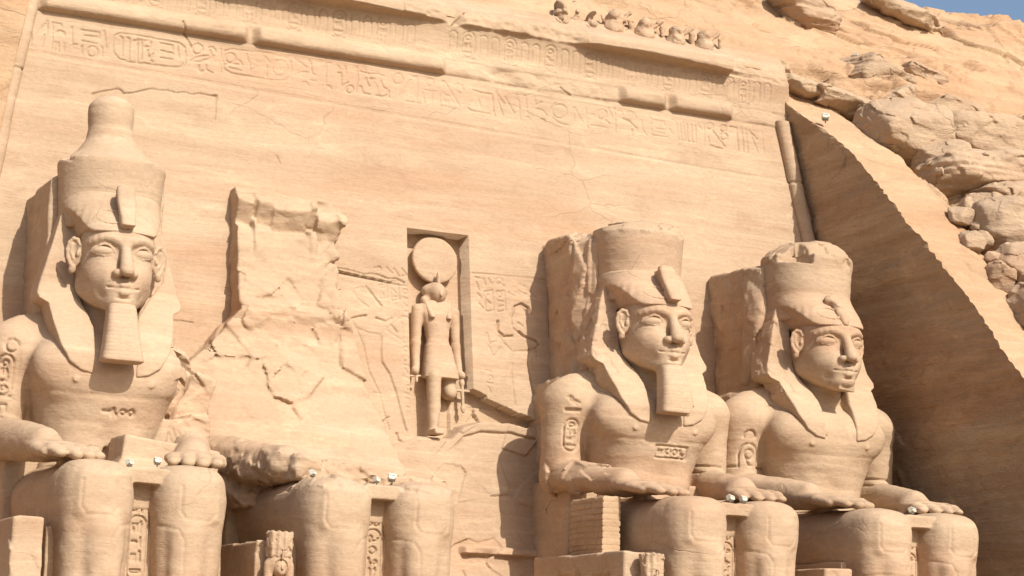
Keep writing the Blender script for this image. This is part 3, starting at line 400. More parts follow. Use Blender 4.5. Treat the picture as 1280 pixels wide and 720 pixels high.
def build_wall():
    h = .042
    xs = np.arange(-24.6, 24.4, h); zs = np.arange(-2., 31.3, h)
    # coarse rows low down where nothing is seen
    zs = np.concatenate([np.arange(-2., 3.6, .2), np.arange(3.6, 31.3, h)])
    X = xs[:, None]*np.ones_like(zs)[None]; Z = zs[None]*np.ones_like(xs)[:, None]
    p = cornice(X, Z)
    p += .035*fbm(X*.35, X*0, Z*.7, 3)+.022*fbm(X*.25, X*0+9, Z*3.2, 3)*sstep(-.2, .5, fbm(X*.2, X*0, Z*.3, 2, 9.))
    # the plain frame round the inscription: the field is sunk a little
    p += .06*(1-sstep(24.9, 25.0, Z+.022*(X+10)))
    carve = np.zeros_like(p)
    seg_carve(carve, xs, zs, BAND, .042, .085)
    bl = [[(-18.9, 25.36), (15, 24.50), (18.8, 24.45)], [(-18.9, 25.28), (15, 24.42), (18.8, 24.37)], [(-18.7, 26.95), (17.9, 26.78)], [(-18.7, 27.05), (17.9, 26.86)]]
    seg_carve(carve, xs, zs, bl, .035, .035)
    seg_carve(carve, xs, zs, REL, .042, .075); seg_carve(carve, xs, zs, RELS, .06, .17)
    crk = []
    rg = np.random.RandomState(3)
    for pl in CRACK:
        q = [pl[0]]
        for a, b in zip(pl[:-1], pl[1:]):
            n = max(2, int(math.hypot(b[0]-a[0], b[1]-a[1])/.35))
            for i in range(1, n+1): q.append((a[0]+(b[0]-a[0])*i/n+rg.uniform(-.04, .04), a[1]+(b[1]-a[1])*i/n+rg.uniform(-.07, .07)))
        crk.append(q)
    seg_carve(carve, xs, zs, crk, .035, .14)
    # rows of rings and rearing cobras on the cavetto
    cav = []; x = -18.; i = 0
    NM = [['disc', 'comb+gods', 'bar'], ['disc', 'eye', 'plait+reed'], ['disc', 'bird', 'water']]
    while x < 17.5:
        cav += ring(x, 28.28, .62, 1.25); cav += column(x+.1, 28.35, 29.4, .42, NM[i % 3])
        for dx in (.85, 1.45):
            cav += [arc(x+dx+.22, 29.25, .2, 180, 0, 7)+[(x+dx+.42, 28.6), (x+dx+.34, 28.3)], [(x+dx+.02, 29.25), (x+dx+.06, 28.7), (x+dx-.04, 28.35)]]
        x += 2.15; i += 1
    keep = []
    for pl in cav:
        cx = pl[0][0]
        if not (-.8 < cx < .6): keep.append(pl)
    seg_carve(carve, xs, zs, keep, .035, .06)
    wear = .45+.55*sstep(-.45, .25, fbm(X*.5, X*0+2, Z*.5, 3, 2.))
    p -= carve*wear
    # flaked strip under the broken part of the torus
    p -= .18*np.clip(fbm(X*1.3, X*0, Z*2.2, 4, 6.)+.25, 0, 1)*intact(X, [(2.2, 9.)], .6)*sstep(26.95, 27.2, Z)*(1-sstep(27.6, 28.1, Z))
    # broken stretch around the middle of the cornice
    p -= .12*np.clip(fbm(X*1.1, X*0, Z*1.5, 4, 2.)+.2, 0, 1)*intact(X, [(-1.2, 1.4)], .7)*sstep(27.9, 28.3, Z)
    # niche of the falcon-headed god
    nl = -1.55+.0*Z; nr = 1.40+0*Z
    ins = (X > nl) & (X < nr) & (Z < 19.43) & (Z > 9.9)
    p = np.where(ins, -.95+.25*(p), p)
    # broken recess below the right hand relief, ledge of rock in front of it
    zA = np.interp(xs, [1.3, 1.9, 2.6, 3.6, 5.0, 6], [12.25, 12.0, 11.75, 11.35, 10.85, 10.7])[:, None]+.10*facets(X*1.5, X*0, Z*0, 5)
    zB = np.interp(xs, [-3, -2, -1.4, .2, .8, 1.7, 3, 5, 6.6], [9.3, 9.6, 9.85, 9.9, 10.5, 10.8, 10.8, 10.65, 10.5])[:, None]+.07*fbm(X*1.3, X*0, Z*0, 3, 8.)
    rec = (X > .6) & (Z < zA) & (Z > zB-.05) & (X < 7)
    p = np.where(rec, -.72+.14*facets(X*1., X*0, Z*1.3, 9), p)
    up = intact(xs, [(-4.6, 6.9)], .5)[:, None]
    shelf = .36+.10*fbm(X*.7, X*0, Z*.7, 4, 3.)+.10*facets(X*.55, X*0, Z*.7, 4)+.012*(10-Z)
    lip = 1-sstep(-.10, .05, Z-zB)
    p = np.where(Z < zB+.06, p*(1-lip*up)+shelf*lip*up, p)
    gr = .16*np.exp(-((Z-(zB-.52-.06*fbm(X*1.4, X*0, Z*0, 3, 5.)))/.06)**2)*intact(X, [(.4, 5.2)], .3)
    p -= gr
    # projecting course low on the wall between the inner colossi
    lz = 5.0+.04*fbm(X*1.2, X*0, Z*0, 3)
    p += intact(X, [(.6, 7.5)], .25)*(sstep(lz-.17, lz-.10, Z)-sstep(lz+.16, lz+.24, Z))*(.34+.12*fbm(X*1.7, X*0, Z*1.5, 3))
    p += .05*intact(X, [(-2, 7)], .2)*(1-sstep(lz-.2, lz-.1, Z))
    # narrow ledge where the wall left of the niche has broken
    kz = 16.95-.11*(X+4.2); k_ = intact(X, [(-4.9, -2.2)], .5)
    p -= .24*k_*sstep(kz-.22*(1-(X+4.9)/3.2), kz, Z)*(1-sstep(kz, kz+.05, Z))
    back = sstep(0, .3, X-edge_x(np.minimum(Z, 30.4))-.75)*3.+sstep(0, .3, -X-edge_x(np.minimum(Z, 30.4))-.35)*2.
    P = np.stack([X, wall_y(Z)-p+back, Z], -1)
    b, F = grid(P, flip=False)
    return b, F
t_ = empty('temple_facade', (0, wall_y(0), -1.7), 'smooth rock-cut sandstone wall with carved band of signs behind the seated giants', 'facade')
wp, wf = build_wall()
wp[:, 1] -= wall_y(0); wp[:, 2] += 1.7
obj('wall', raw_mesh('wall', wp, wf), M_WALL, t_)
del wp, wf
# vertical roll mouldings at both ends
def edge_roll(sx, z0, z1, seed):
    nz = int((z1-z0)/.06); na = 20; zz = np.linspace(z0, z1, nz)[:, None]; a = np.linspace(0, 2*math.pi, na)[None]
    r = .36+.03*fbm(zz*.8, zz*0+seed, np.cos(a)*.8, 3)-.07*(np.abs(zz-24.3) < .06)
    cx = sx*edge_x(zz)+.05*vnoise(zz*.3, zz*0+seed, zz*0)
    P = np.stack([cx+r*np.cos(a), wall_y(zz)-.12+r*np.sin(a)+0*a, zz+0*a], -1); P[..., 1] -= wall_y(0); P[..., 2] += 1.7
    v, F = grid(P); obj('edge_roll', raw_mesh('edge_roll', v, F), M_WALL, t_)
edge_roll(1, -1.6, 27.55, 3); edge_roll(-1, -1.6, 27.6, 9)
# seated baboons along the top
def baboon(cx, cz, s, w=1., ruin=False):
    y0 = float(wall_y(cz)-1.3*(1-sstep(30.15, 31.25, cz))+.24)
    V = Vol((cx-1.1*s, y0-1.2, cz-1.2*s), (cx+1.3*s, y0+1.0, cz+1.1*s), .045)
    V.put(ell((cx-.25*s, y0-.1, cz), (.42*s*w, .55, .52*s)))
    V.put(ell((cx-.30*s, y0-.25, cz+.45*s), (.26*s, .42, .26*s)), .1)
    for a, b, r in (((-.2, 0, -.2), (.05, 0, -.95), .11), ((.05, .1, .05), (.55, 0, -.05), .10), ((.05, 0, .35), (.5, 0, .75), .09), ((.55, 0, .45), (.6, 0, -.15), .10), ((.6, 0, -.1), (.82, 0, -.85), .11)):
        V.put(cap((cx+a[0]*s, y0-.1, cz+a[2]*s), (cx+b[0]*s, y0-.1, cz+b[2]*s), r*s), .06)
    if ruin: V.warp(lambda x, y, z: .22*facets(x*2.2, y*2, z*2.2, 3)+.1)
    V.warp(lambda x, y, z: .10*fbm(x*2.4, y*2.4, z*2.4, 4)+.04*facets(x*3, y*3, z*3, 1))
    v, F = V.mesh(); v[:, 1] -= wall_y(0); v[:, 2] += 1.7
    obj('baboon_figure', raw_mesh('baboon_figure', v, F), M_WALL, t_)
BAB = [(7.05, 31.35, 1.1, 1, True), (9.95, 31.2, 1.25, 1, False), (11.6, 31.0, 1.25, 1, False), (13.2, 30.85, 1.2, .9, False), (14.8, 30.85, 1.2, 1, False), (8.6, 31.2, .8, .9, True)]
for q in BAB: baboon(*q)

# ------------------------------------------------------------------ the hill the temple is cut from
def hill_pt(x, t):
    z = np.interp(t, HT, HZ); y = np.interp(t, HT, HY)
    top = sstep(34, 40, z)
    z = z-top*(.055*(x-35.5)*(x > 24)+0*(x))
    # above the facade the slope starts a little lower
    k = (1-sstep(17.5, 20.5, x))*sstep(29, 30.4, z)*(1-sstep(33.5, 40, z)); y = y-k*1.5
    return x, y, z
def hill_disp(x, y, z, q):
    """rock relief along the slope normal: layered ledges, fractures"""
    lay = (z*.55+x*.10+.9*fbm(x*.08, y*.05, z*.10, 3, 3.))
    st = lay-np.floor(lay); ledge = sstep(0, .16, st)-st*.95
    rough = sstep(-.25, .35, fbm(x*.11, y*.1, z*.13, 3, 7.))
    d = .50*fbm(x*.16, y*.16, z*.22, 4)+.75*rough*ledge*q+.34*rough*q*facets(x*.30, y*.5, z*.8, 6)+.12*q*facets(x*.7, y*.9, z*1.5, 3)+.08*facets(x*1.2, y*1.2, z*2.4, 8)*rough*q
    w1 = fbm(x*.07+z*.05, y*.03, z*.30+x*.07, 4, 11.); w2 = fbm(x*.16, y*.1, z*.16, 3, 15.)
    d -= .45*q*np.exp(-(w1/.012)**2)*sstep(-.15, .1, w2)+.30*q*np.exp(-((w1-.16)/.010)**2)*sstep(.1, -.1, w2)+.30*q*np.exp(-((w1+.19)/.010)**2)*sstep(-.1, .1, w2)
    d += .16*q*sstep(0, .02, w1)+.12*q*sstep(.16, .18, w1)
    d += .09*fbm(x*.6, y*.6, z*2., 4, 5.)+.035*fbm(x*2.5, y*2.5, z*5, 3, 2.)
    return d
def hill_grid(xf, T, quiet=None, gully=False):
    t = T[None, :]; x = xf(t); n = x.shape[0]; t = t*np.ones((n, 1))
    x, y, z = hill_pt(x, t)
    # slope normal in the yz plane
    dy = np.gradient(y, axis=1); dz = np.gradient(z, axis=1); l = np.hypot(dy, dz)+1e-9; ny, nz = -dz/l, dy/l
    q = 1. if quiet is None else quiet(x, z)
    d = hill_disp(x, y, z, q)*(1. if quiet is None else np.clip(.25+q, 0, 1))
    if quiet is not None and gully:
        b = x-xe(z)+.35*fbm(z*.4, z*0, z*0, 2); d = d-1.5*np.exp(-((b-4.1)/.75)**2)*(1-sstep(28.2, 29.5, z))-.5*sstep(4.2, 5, b)*(1-sstep(27.5, 29.5, z))*(1-sstep(11, 14, b))
    return np.stack([x, y+ny*d, z+nz*d], -1), x, y, z
def t_of_z(z): return np.interp(z, HZ[:16], HT[:16])
def teeth(t):
    s = t_of_len(t)/.60; s = s+.35*vnoise(s*.7, s*0, s*0); k = np.floor(s); a = .06+.12*np.abs(np.sin(k*12.9898)); s = s-k; return a*np.minimum(s/.8, (1-s)/.2)
def t_of_len(t):
    z = np.interp(t, HT, HZ); y = np.interp(t, HT, HY); return (z*1.3)
def xe(z): return edge_x(np.minimum(z, 30.4))+.52
zt = np.concatenate([np.arange(-3, 10, .4), np.arange(10, 30.4, .07)])
T1 = t_of_z(zt); U = np.concatenate([np.linspace(0, 1, 75)*3.6, 3.6+np.linspace(0, 1, 230)[1:]*20, 23.6+np.linspace(0, 1, 40)[1:]**1.5*60])[:, None]
def quiet1(x, z):
    b = x-xe(z); return sstep(2.9, 3.8, b)*1.4+.30
def xf1(t):
    z = np.interp(t, HT, HZ); ed = xe(z)+U
    m = np.exp(-U/.12)
    return ed+m*(teeth(t)+.25*fbm(z*.5, z*0, z*0+5, 3))*sstep(10, 13, z)
P, X_, Y_, Z_ = hill_grid(xf1, T1, quiet1, True)
v, F = grid(P); HILL_EDGE = P[0].copy()
o = obj('hillside', raw_mesh('hillside', v, F), M_ROCK); o['kind'] = 'structure'
# upper slope, over the whole width and back over the crest
T2 = np.concatenate([np.arange(t_of_z(30.15), 12, .035), np.arange(12, 14, .012), np.arange(14, 17.01, .12)])
xs2 = np.concatenate([np.arange(-70, -21, 1.), np.arange(-21, 42, .09), np.arange(42, 90, 1.)])
def quiet2(x, z): return .75+.6*sstep(17, 22, x)-.45*(1-sstep(30.5, 32.5, z))*(1-sstep(17, 20, x))
P, *_ = hill_grid(lambda t: xs2[:, None]*np.ones_like(t), T2, quiet2)
P[:, 0, 1] += .0
v, F = grid(P); o = obj('upper_hillside', raw_mesh('upper_hillside', v, F), M_ROCK); o['kind'] = 'structure'
# left shoulder of the cut
U3 = np.linspace(0, 1, 60)[:, None]**1.6*50
def xel(z): return edge_x(z)+.12
def xf3(t):
    z = np.interp(t, HT, HZ); return -(xel(z)+U3)
T3 = t_of_z(np.arange(-3, 30.4, .15))
P, *_ = hill_grid(xf3, T3, lambda x, z: .15+0*x)
P[..., 1] = np.maximum(P[..., 1], wall_y(P[..., 2])-.7-.25*fbm(P[..., 0]*.6, P[..., 1]*0, P[..., 2]*.6, 4))
v, F = grid(P, True); o = obj('left_hillside', raw_mesh('left_hillside', v, F), M_ROCK); o['kind'] = 'structure'
E0 = P[0]; zz = E0[:, 2]; W0 = np.stack([np.minimum(-edge_x(zz)+.0, -18.3), wall_y(zz)-.0, zz], -1)
s = np.linspace(0, 1, 14)[:, None, None]; P = W0[None]*(1-s)+E0[None]*s
v, F = grid(P); o = obj('left_cut_face', raw_mesh('left_cut_face', v, F), M_CUT); o['kind'] = 'structure'
# the dressed, shaded face of the right side of the cut
zz = HILL_EDGE[:, 2]; g_ = np.exp(-np.linspace(-2, 2, 41)**2); g_ /= g_.sum(); ES = np.stack([np.convolve(np.pad(HILL_EDGE[:, q], 20, 'edge'), g_, 'valid') for q in range(3)], 1)
W0 = np.stack([xe(zz), np.maximum(wall_y(zz)+.3, HILL_EDGE[:, 1]+.1), zz], -1)
s = np.linspace(0, 1, 190)[:, None, None]; P = W0[None]*(1-s)+ES[None]*s+(HILL_EDGE-ES)[None]*s**28
x, y, z = P[..., 0], P[..., 1], P[..., 2]; w = 1-(s[..., 0])**12
dd = .12*fbm(x*0, y*.3, z*.45, 4, 3.)+.10*fbm(y*0, y*.22, z*1.3+y*.35, 4, 6.)+.07*facets(y*.35, y*0, z*1.1+y*.3, 3)+.02*fbm(y*0, y*3, z*3, 3)
P[..., 0] -= (dd+.03)*w*sstep(0, .01, 1-w+.02)
v, F = grid(P, True); o = obj('cut_face', raw_mesh('cut_face', v, F), M_CUT); o['kind'] = 'structure'
# ground in front
gx = np.concatenate([np.arange(-600, -60, 60.), np.arange(-60, 70, 1.), np.arange(70, 601, 60.)]); gy = np.concatenate([np.arange(-700, -95, 60.), np.arange(-95, 6, 1.), [8, 20, 120, 400.]])
GX, GY = np.meshgrid(gx, gy, indexing='ij'); GZ = -1.7+.06*fbm(GX*.1, GY*.1, GX*0, 3)*(np.hypot(GX+34, GY+80) > 6)
v, F = grid(np.stack([GX, GY, GZ], -1)); o = obj('ground', raw_mesh('ground', v, F), M_SAND); o['kind'] = 'structure'
me = raw_mesh('terrace', *Vol((-24.6, -15.2, -2.4), (23.6, 2.6, .2), .2).put(box((-.5, -6.5, -1.1), (23.6, 8.2, 1.1), .1)).mesh(), smooth=False)
tag(obj('terrace', me, M_BLOCK), 'low stone terrace in front of the facade under the colossal feet', 'terrace')
# ------------------------------------------------------------------ the colossi (local x to the viewer's right, y into the rock, z up)
CX = {1: -16.278, 2: -7.478, 3: 7.478, 4: 16.278}
ZA = {1: -.15, 2: -.14, 3: .13, 4: .15}
def fit(P, i):
    P = P.copy(); P[:, 2] = P[:, 2]+ZA[i]*(10-P[:, 2])/4; return P
def finish(name, V, i, parent, strokes=None, rough=.02, w=.055, depth=.09, zback=-.3, extra=None, mat=None):
    P, F = V.mesh(); N = normals(P, F)
    s = i*11.3
    dn = rough*(fbm(P[:, 0]*.7+s, P[:, 1]*.7, P[:, 2]*1.0, 5)*2.4+.35*fbm(P[:, 0]*.3+s, P[:, 1]*.3, P[:, 2]*4, 3))
    if extra is not None: dn = dn+extra(P, N)
    P = P+N*dn[:, None]
    if strokes: P = carve_verts(P, N, strokes, w, depth, zback)
    return obj(name, raw_mesh(name, fit(P, i), F), mat or M_STAT, parent)

def face(i, parent, lod=.032):
    V = Vol((-2.15, -5.2, 10.6), (2.15, .3, 17.2), lod)
    V.put(ell((0, -2.35, 14.80), (1.44, 1.75, 2.0)))
    V.put(ell((0, -3.0, 15.5), (1.36, 1.28, .95)), .35)                     # forehead
    for s in (-1, 1):
        V.put(ell((s*.62, -3.30, 14.15), (.60, .74, .80)), .45)              # cheeks
        V.put(cap((s*.98, -2.5, 13.85), (s*.28, -3.72, 13.15), .44, .38), .35)   # jaw
        V.put(ell((s*.38, -3.78, 14.0), (.46, .52, .50)), .3)
    V.put(ell((0, -3.98, 13.16), (.50, .46, .36)), .28)                       # chin
    V.put(ell((0, -3.92, 13.66), (.66, .48, .46)), .25)                      # muzzle
    V.put(cap((0, -1.7, 13.6), (0, -1.3, 10.6), 1.12, 1.5), .25)             # neck
    for s in (-1, 1):                                                       # sockets
        V.put(ell((s*.76, -4.28, 15.03), (.56, .40, .27), (0, 0, s*22)), .16, 's')
        V.put(ell((s*.30, -4.45, 14.95), (.16, .30, .28)), .15, 's')
    for s in (-1, 1):                                                       # eyeballs, lids, brows
        V.put(ell((s*.76, -3.77, 15.01), (.47, .26, .235), (0, s*-4, s*24)), .01)
        up = [(s*.32, -4.02, 14.93), (s*.44, -4.05, 15.09), (s*.58, -4.05, 15.20), (s*.76, -4.02, 15.25), (s*.92, -3.94, 15.21), (s*1.06, -3.82, 15.11), (s*1.20, -3.66, 14.97)]
        lo = [(s*.32, -4.02, 14.93), (s*.50, -4.02, 14.85), (s*.76, -3.97, 14.81), (s*1.0, -3.84, 14.86), (s*1.20, -3.66, 14.97)]
        for q in tube(up, .042): V.put(q, .03)
        for q in tube(lo, .026): V.put(q, .03)
        br = [(s*.18, -4.19, 15.30), (s*.30, -4.18, 15.38), (s*.48, -4.14, 15.46), (s*.68, -4.06, 15.49), (s*.88, -3.93, 15.47), (s*1.06, -3.77, 15.41), (s*1.22, -3.58, 15.32)]
        for q in tube(br, .055): V.put(q, .16)
    V.put(cap((0, -4.16, 15.30), (0, -4.60, 14.34), .17, .27), .16)         # nose
    V.put(ell((0, -4.66, 14.20), (.27, .25, .20)), .08)
    for s in (-1, 1):
        V.put(ell((s*.31, -4.38, 14.14), (.19, .26, .17)), .07)
        V.put(ell((s*.16, -4.60, 13.97), (.08, .12, .06)), .03, 's')
    # mouth
    for s in (-1, 1):
        V.put(cap((s*.06, -4.34, 13.71), (s*.54, -4.12, 13.66), .175, .07, (1, 1, .8)), .03)
        V.put(cap((s*.05, -4.32, 13.46), (s*.42, -4.14, 13.54), .195, .09, (1, 1, .85)), .03)
        for q in tube([(0, -4.54, 13.58), (s*.25, -4.46, 13.585), (s*.60, -4.18, 13.64)], .042): V.put(q, .03, 's')
    V.put(cap((0, -4.50, 13.93), (0, -4.54, 13.86), .045), .05, 's')
    V.put(ell((0, -4.42, 13.24), (.34, .12, .055)), .08, 's')
    # ears: turned forward, rim, hollow, lobe
    for s in (-1, 1):
        c = (s*1.66, -2.72, 15.0); rot = (0, s*-8, s*30)
        c = (s*1.60, -2.74, 15.02); V.put(ell(c, (.30, .15, .54), rot), .05)
        M = R3(rot)
        def E(u, w_, y=-.10): return tuple(np.array(c)+M@np.array([u, y, w_]))
        rim = [E(s*-.16, .33), E(s*-.04, .50), E(s*.13, .53), E(s*.27, .35), E(s*.29, .07), E(s*.21, -.22), E(s*.07, -.43), E(s*-.07, -.53)]
        V.put(ell(E(s*.02, .05, -.20), (.18, .14, .38), rot), .05, 's')
        for q in tube(rim, .072): V.put(q, .05)
        for q in tube([E(s*.15, .30), E(s*.13, .0), E(s*0, -.22)], .06): V.put(q, .04)
        V.put(ell(E(s*-.02, -.60, -.04), (.14, .13, .17), rot), .05)
        V.put(ell(E(s*-.16, -.02, -.10), (.08, .12, .14), rot), .04)
    if i == 4: V.put(box((.05, -3.85, 12.92), (.42, .38, .16), .04, (8, 6, 0)), .04)
    return finish('head', V, i, parent, rough=.008 if i != 4 else .012)

def poly2(px, pz, pts):
    """signed distance to a polygon in the (px, pz) plane"""
    d = None; sgn = None
    n = len(pts)
    for q in range(n):
        ax, az = pts[q]; bx, bz = pts[(q+1) % n]; ex, ez = bx-ax, bz-az
        wx = px-ax; wz = pz-az; h = np.clip((wx*ex+wz*ez)/(ex*ex+ez*ez), 0, 1)
        dd = (wx-h*ex)**2+(wz-h*ez)**2; d = dd if d is None else np.minimum(d, dd)
        c = ((az > pz) != (bz > pz)) & (px < (bx-ax)*(pz-az)/(bz-az+1e-12)+ax); sgn = c if sgn is None else sgn ^ c
    return np.where(sgn, -1, 1)*np.sqrt(d)
def headdress(i, parent):
    V = Vol((-3.5, -4.9, 10.2), (3.5, 1.1, 17.6), .05)
    V.put(loft([(13.6, 0, -1.3, 1.9, 1.3), (15.0, 0, -1.8, 1.76, 1.8), (15.5, 0, -2.24, 1.70, 2.00), (15.75, 0, -2.24, 1.72, 2.02), (16.1, 0, -2.0, 1.80, 1.98), (16.5, 0, -1.62, 1.88, 1.98), (16.9, 0, -1.28, 1.93, 1.92), (17.2, 0, -1.1, 1.93, 1.86), (17.5, 0, -1.0, 1.88, 1.82)], 2.3, .03), .0)
    side = [(.0, 16.9), (1.86, 16.95), (2.0, 16.6), (2.38, 15.2), (2.84, 13.5), (2.76, 13.3), (2.45, 13.1), (2.35, 12.4), (2.12, 11.5), (1.75, 10.85), (1.3, 10.55), (.80, 10.45), (.80, 12.2), (.6, 12.6), (0, 13.0)]
    zf = [10.4, 11.2, 11.9, 12.6, 13.3, 14.0, 16.8]; yf = [-3.92, -3.86, -3.55, -3.06, -2.50, -2.05, -1.55]
    def W(X, Y, Z):
        p = poly2(np.abs(X)+Y*0, Z+Y*0, side); y0 = np.interp(Z, zf, yf)+.06*(np.abs(X)-1.4)**2
        e = np.maximum((y0-Y)*.93, Y-y0-1.5); r = .06
        return np.minimum(np.maximum(p+r, e+r), 0)+np.sqrt(np.maximum(p+r, 0)**2+np.maximum(e+r, 0)**2)-r
    V.put((W, [-3, -4.2, 10.3], [3, .2, 17.0]), .06)
    def O(X, Y, Z):
        ax = np.abs(X); zt = np.interp(ax, [0, .8, 1.15, 1.35, 1.5, 1.7, 1.88, 2.2], [15.74, 15.72, 15.72, 15.86, 16.15, 16.60, 16.85, 16.9])
        xo = np.interp(Z, [10.3, 12.2, 12.9, 13.6, 14.4, 16.8], [.80, .80, 1.02, 1.5, 2.1, 2.4])
        wall = np.interp(Z, zf, yf)+.10
        yb = np.where(ax > 1.25, wall, -.2)+0*Y
        xi = np.interp(Z, [10.3, 12.2, 12.9, 13.6, 14.6], [.78, .78, 1.0, 1.25, 1.35])
        deep = np.maximum(ax-xi, Y+.3); shal = np.maximum(ax-xo, Y-wall)
        return np.maximum(Z-zt, np.minimum(deep, shal))
    V.put((O, [-2.4, -5, 10.2], [2.4, 0, 16.8]), .03, 's')
    def ex(P, N):
        g = np.zeros(len(P)); up = (P[:, 2] > 15.9) & (P[:, 1] < -1.8)
        ang = np.arctan2(P[:, 0], -(P[:, 1]+1.2)); g += up*.012*np.cos(ang*38)*sstep(.35, .7, np.abs(ang))*sstep(16.95, 16.5, P[:, 2])
        if i in (3, 4):
            m = (P[:, 0] < -1.9) & (P[:, 2] < 16.3) & (P[:, 2] > 12.6); g += m*(.08*facets(P[:, 0]*1.6, P[:, 1]*1.6, P[:, 2]*1.3, i)-.02)
        return g
    return finish('headdress', V, i, parent, rough=.014, extra=ex)

def crown(i, parent):
    V = Vol((-2.6, -4.0, 15.9), (2.6, 1.1, 22.6), .05)
    cy = -.98; fx = .94 if i == 3 else 1.
    V.put(loft([(16.2, 0, cy, 1.90*fx, 1.85), (17.0, 0, cy, 1.96*fx, 1.86), (18.0, 0, cy+.03, 2.05*fx, 1.9), (19.2-.5*(i == 1), 0, cy+.06, 2.13*fx, 1.95), (19.4-.5*(i == 1), 0, cy+.06, 2.10*fx, 1.93)], 2.1, .08))
    V.put(cap((0, -.2, 16.5), (0, .3, 17.4), 1.3, 1.3), .3)
    if i == 1:
        V.put(loft([(18.7, 0, cy+.22, 2.05, 1.92), (19.0, 0, cy+.25, 1.85, 1.75), (19.45, 0, cy+.3, 1.35, 1.3), (19.9, -.03, cy+.35, 1.0, .98), (20.4, -.06, cy+.4, .88, .88), (20.9, -.08, cy+.4, .92, .92), (21.3, -.08, cy+.4, .91, .9), (21.52, -.08, cy+.4, .75, .75), (21.7, -.08, cy+.4, .45, .45)], 2., .12), .12)
        V.warp(lambda x, y, z: .03*facets(x*2.4, y*2.4, z*3, 4)*np.exp(-((z-18.9)/.2)**2))
        V.put(box((-2.2, -2.0, 18.87), (.45, .8, .12), .05, (10, 12, 0)), .03, 's')
    elif i == 3:
        V.put(loft([(19.3, 0, cy+.25, 2.05, 1.9), (19.75, .1, cy+.3, 1.95, 1.8), (19.95, .2, cy+.4, 1.6, 1.5)], 2.3, .12), .05)
        V.warp(lambda x, y, z: .12*facets(x*1.2, y*1.2, z*1.6, 5)*sstep(19.1, 19.5, z))
        V.put(box((-2.4, -1.2, 20.0), (1.2, 1.6, .5), .05, (0, -14, 8)), .03, 's')
    else:
        V.put(loft([(19.3, .1, cy+.35, 2.0, 1.9), (19.8, .25, cy+.4, 1.75, 1.8), (20.15, .35, cy+.5, 1.35, 1.4)], 2.3, .12), .05)
        V.put(box((-1.75, -2.9, 19.75), (1.05, 1.25, .85), .05, (4, 4, 6)), .03, 's')
        V.put(box((2.35, -1.2, 20.4), (1.0, 2.2, .9), .05, (0, 32, 0)), .03, 's')
        V.warp(lambda x, y, z: .10*facets(x*1.1, y*1.1, z*1.3, 7)*sstep(18.6, 19.3, z))
    def ex(P, N):
        return -.012*np.exp(-((P[:, 2]-17.6-.03*P[:, 0])/.03)**2)
    return finish('crown', V, i, parent, rough=.022, extra=ex)

def uraeus(i, parent):
    V = Vol((-1.3, -4.9, 15.4), (.9, -2.4, 17.9), .04)
    if i in (1, 3):
        V.put(loft([(15.92, 0, -4.36, .28, .26), (16.4, 0, -4.12, .31, .22), (17.0, 0, -3.78, .38, .21), (17.4, 0, -3.56, .37, .22), (17.62, 0, -3.46, .30, .2)], 3.4, .05))
        V.put(box((0, -3.85, 16.15), (.26, .5, .3), .1), .05)
        V.put(box((0, -3.2, 17.0), (.2, .5, .5), .05), .05)
        
        if i == 3: V.put(box((0, -4.3, 17.85), (.5, .5, .2), .05, (25, 0, 0)), .02, 's')
    else:
        V.put(cap((0, -4.1, 15.9), (-.06, -3.35, 17.0), .20, .18)); V.put(ell((-.14, -3.2, 17.05), (.34, .25, .30)), .08)
        V.put(ell((.12, -3.68, 16.5), (.16, .16, .3)), .05)
        V.warp(lambda x, y, z: .05*facets(x*5, y*5, z*5, 4))
    ring_ = [(-.3+.55*math.cos(a)-.35, 16.35+.30*math.sin(a)) for a in np.linspace(0, 6.28, 14)]
    for a, b in zip(ring_[:-1], ring_[1:]):
        ya = -3.95+.22*a[0]**2+.95*(a[1]-16.2); yb = -3.95+.22*b[0]**2+.95*(b[1]-16.2); V.put(cap((a[0]*.85, ya+.03, a[1]), (b[0]*.85, yb+.03, b[1]), .045), .03)
    return finish('uraeus', V, i, parent, rough=.012)

def beard(i, parent):
    V = Vol((-1.1, -5.8, 10.5), (1.1, -3.0, 13.4), .04)
    V.put(loft([(10.86, .05, -4.55, .82, .52), (11.5, .03, -4.45, .71, .52), (12.2, .01, -4.32, .62, .52), (12.85, 0, -4.1, .55, .5), (13.05, 0, -4.02, .5, .46)], 4., .07))
    if i == 3: V.put(box((.85, -4.95, 10.85), (.35, .6, .22), .03, (10, 30, 0)), .02, 's')
    ex = lambda P, N: .0045*np.cos(P[:, 2]*44+1.5*fbm(P[:, 0], P[:, 1], P[:, 2]*.7, 2))*(N[:, 1] < -.3)
    return finish('beard', V, i, parent, rough=.012, extra=ex)

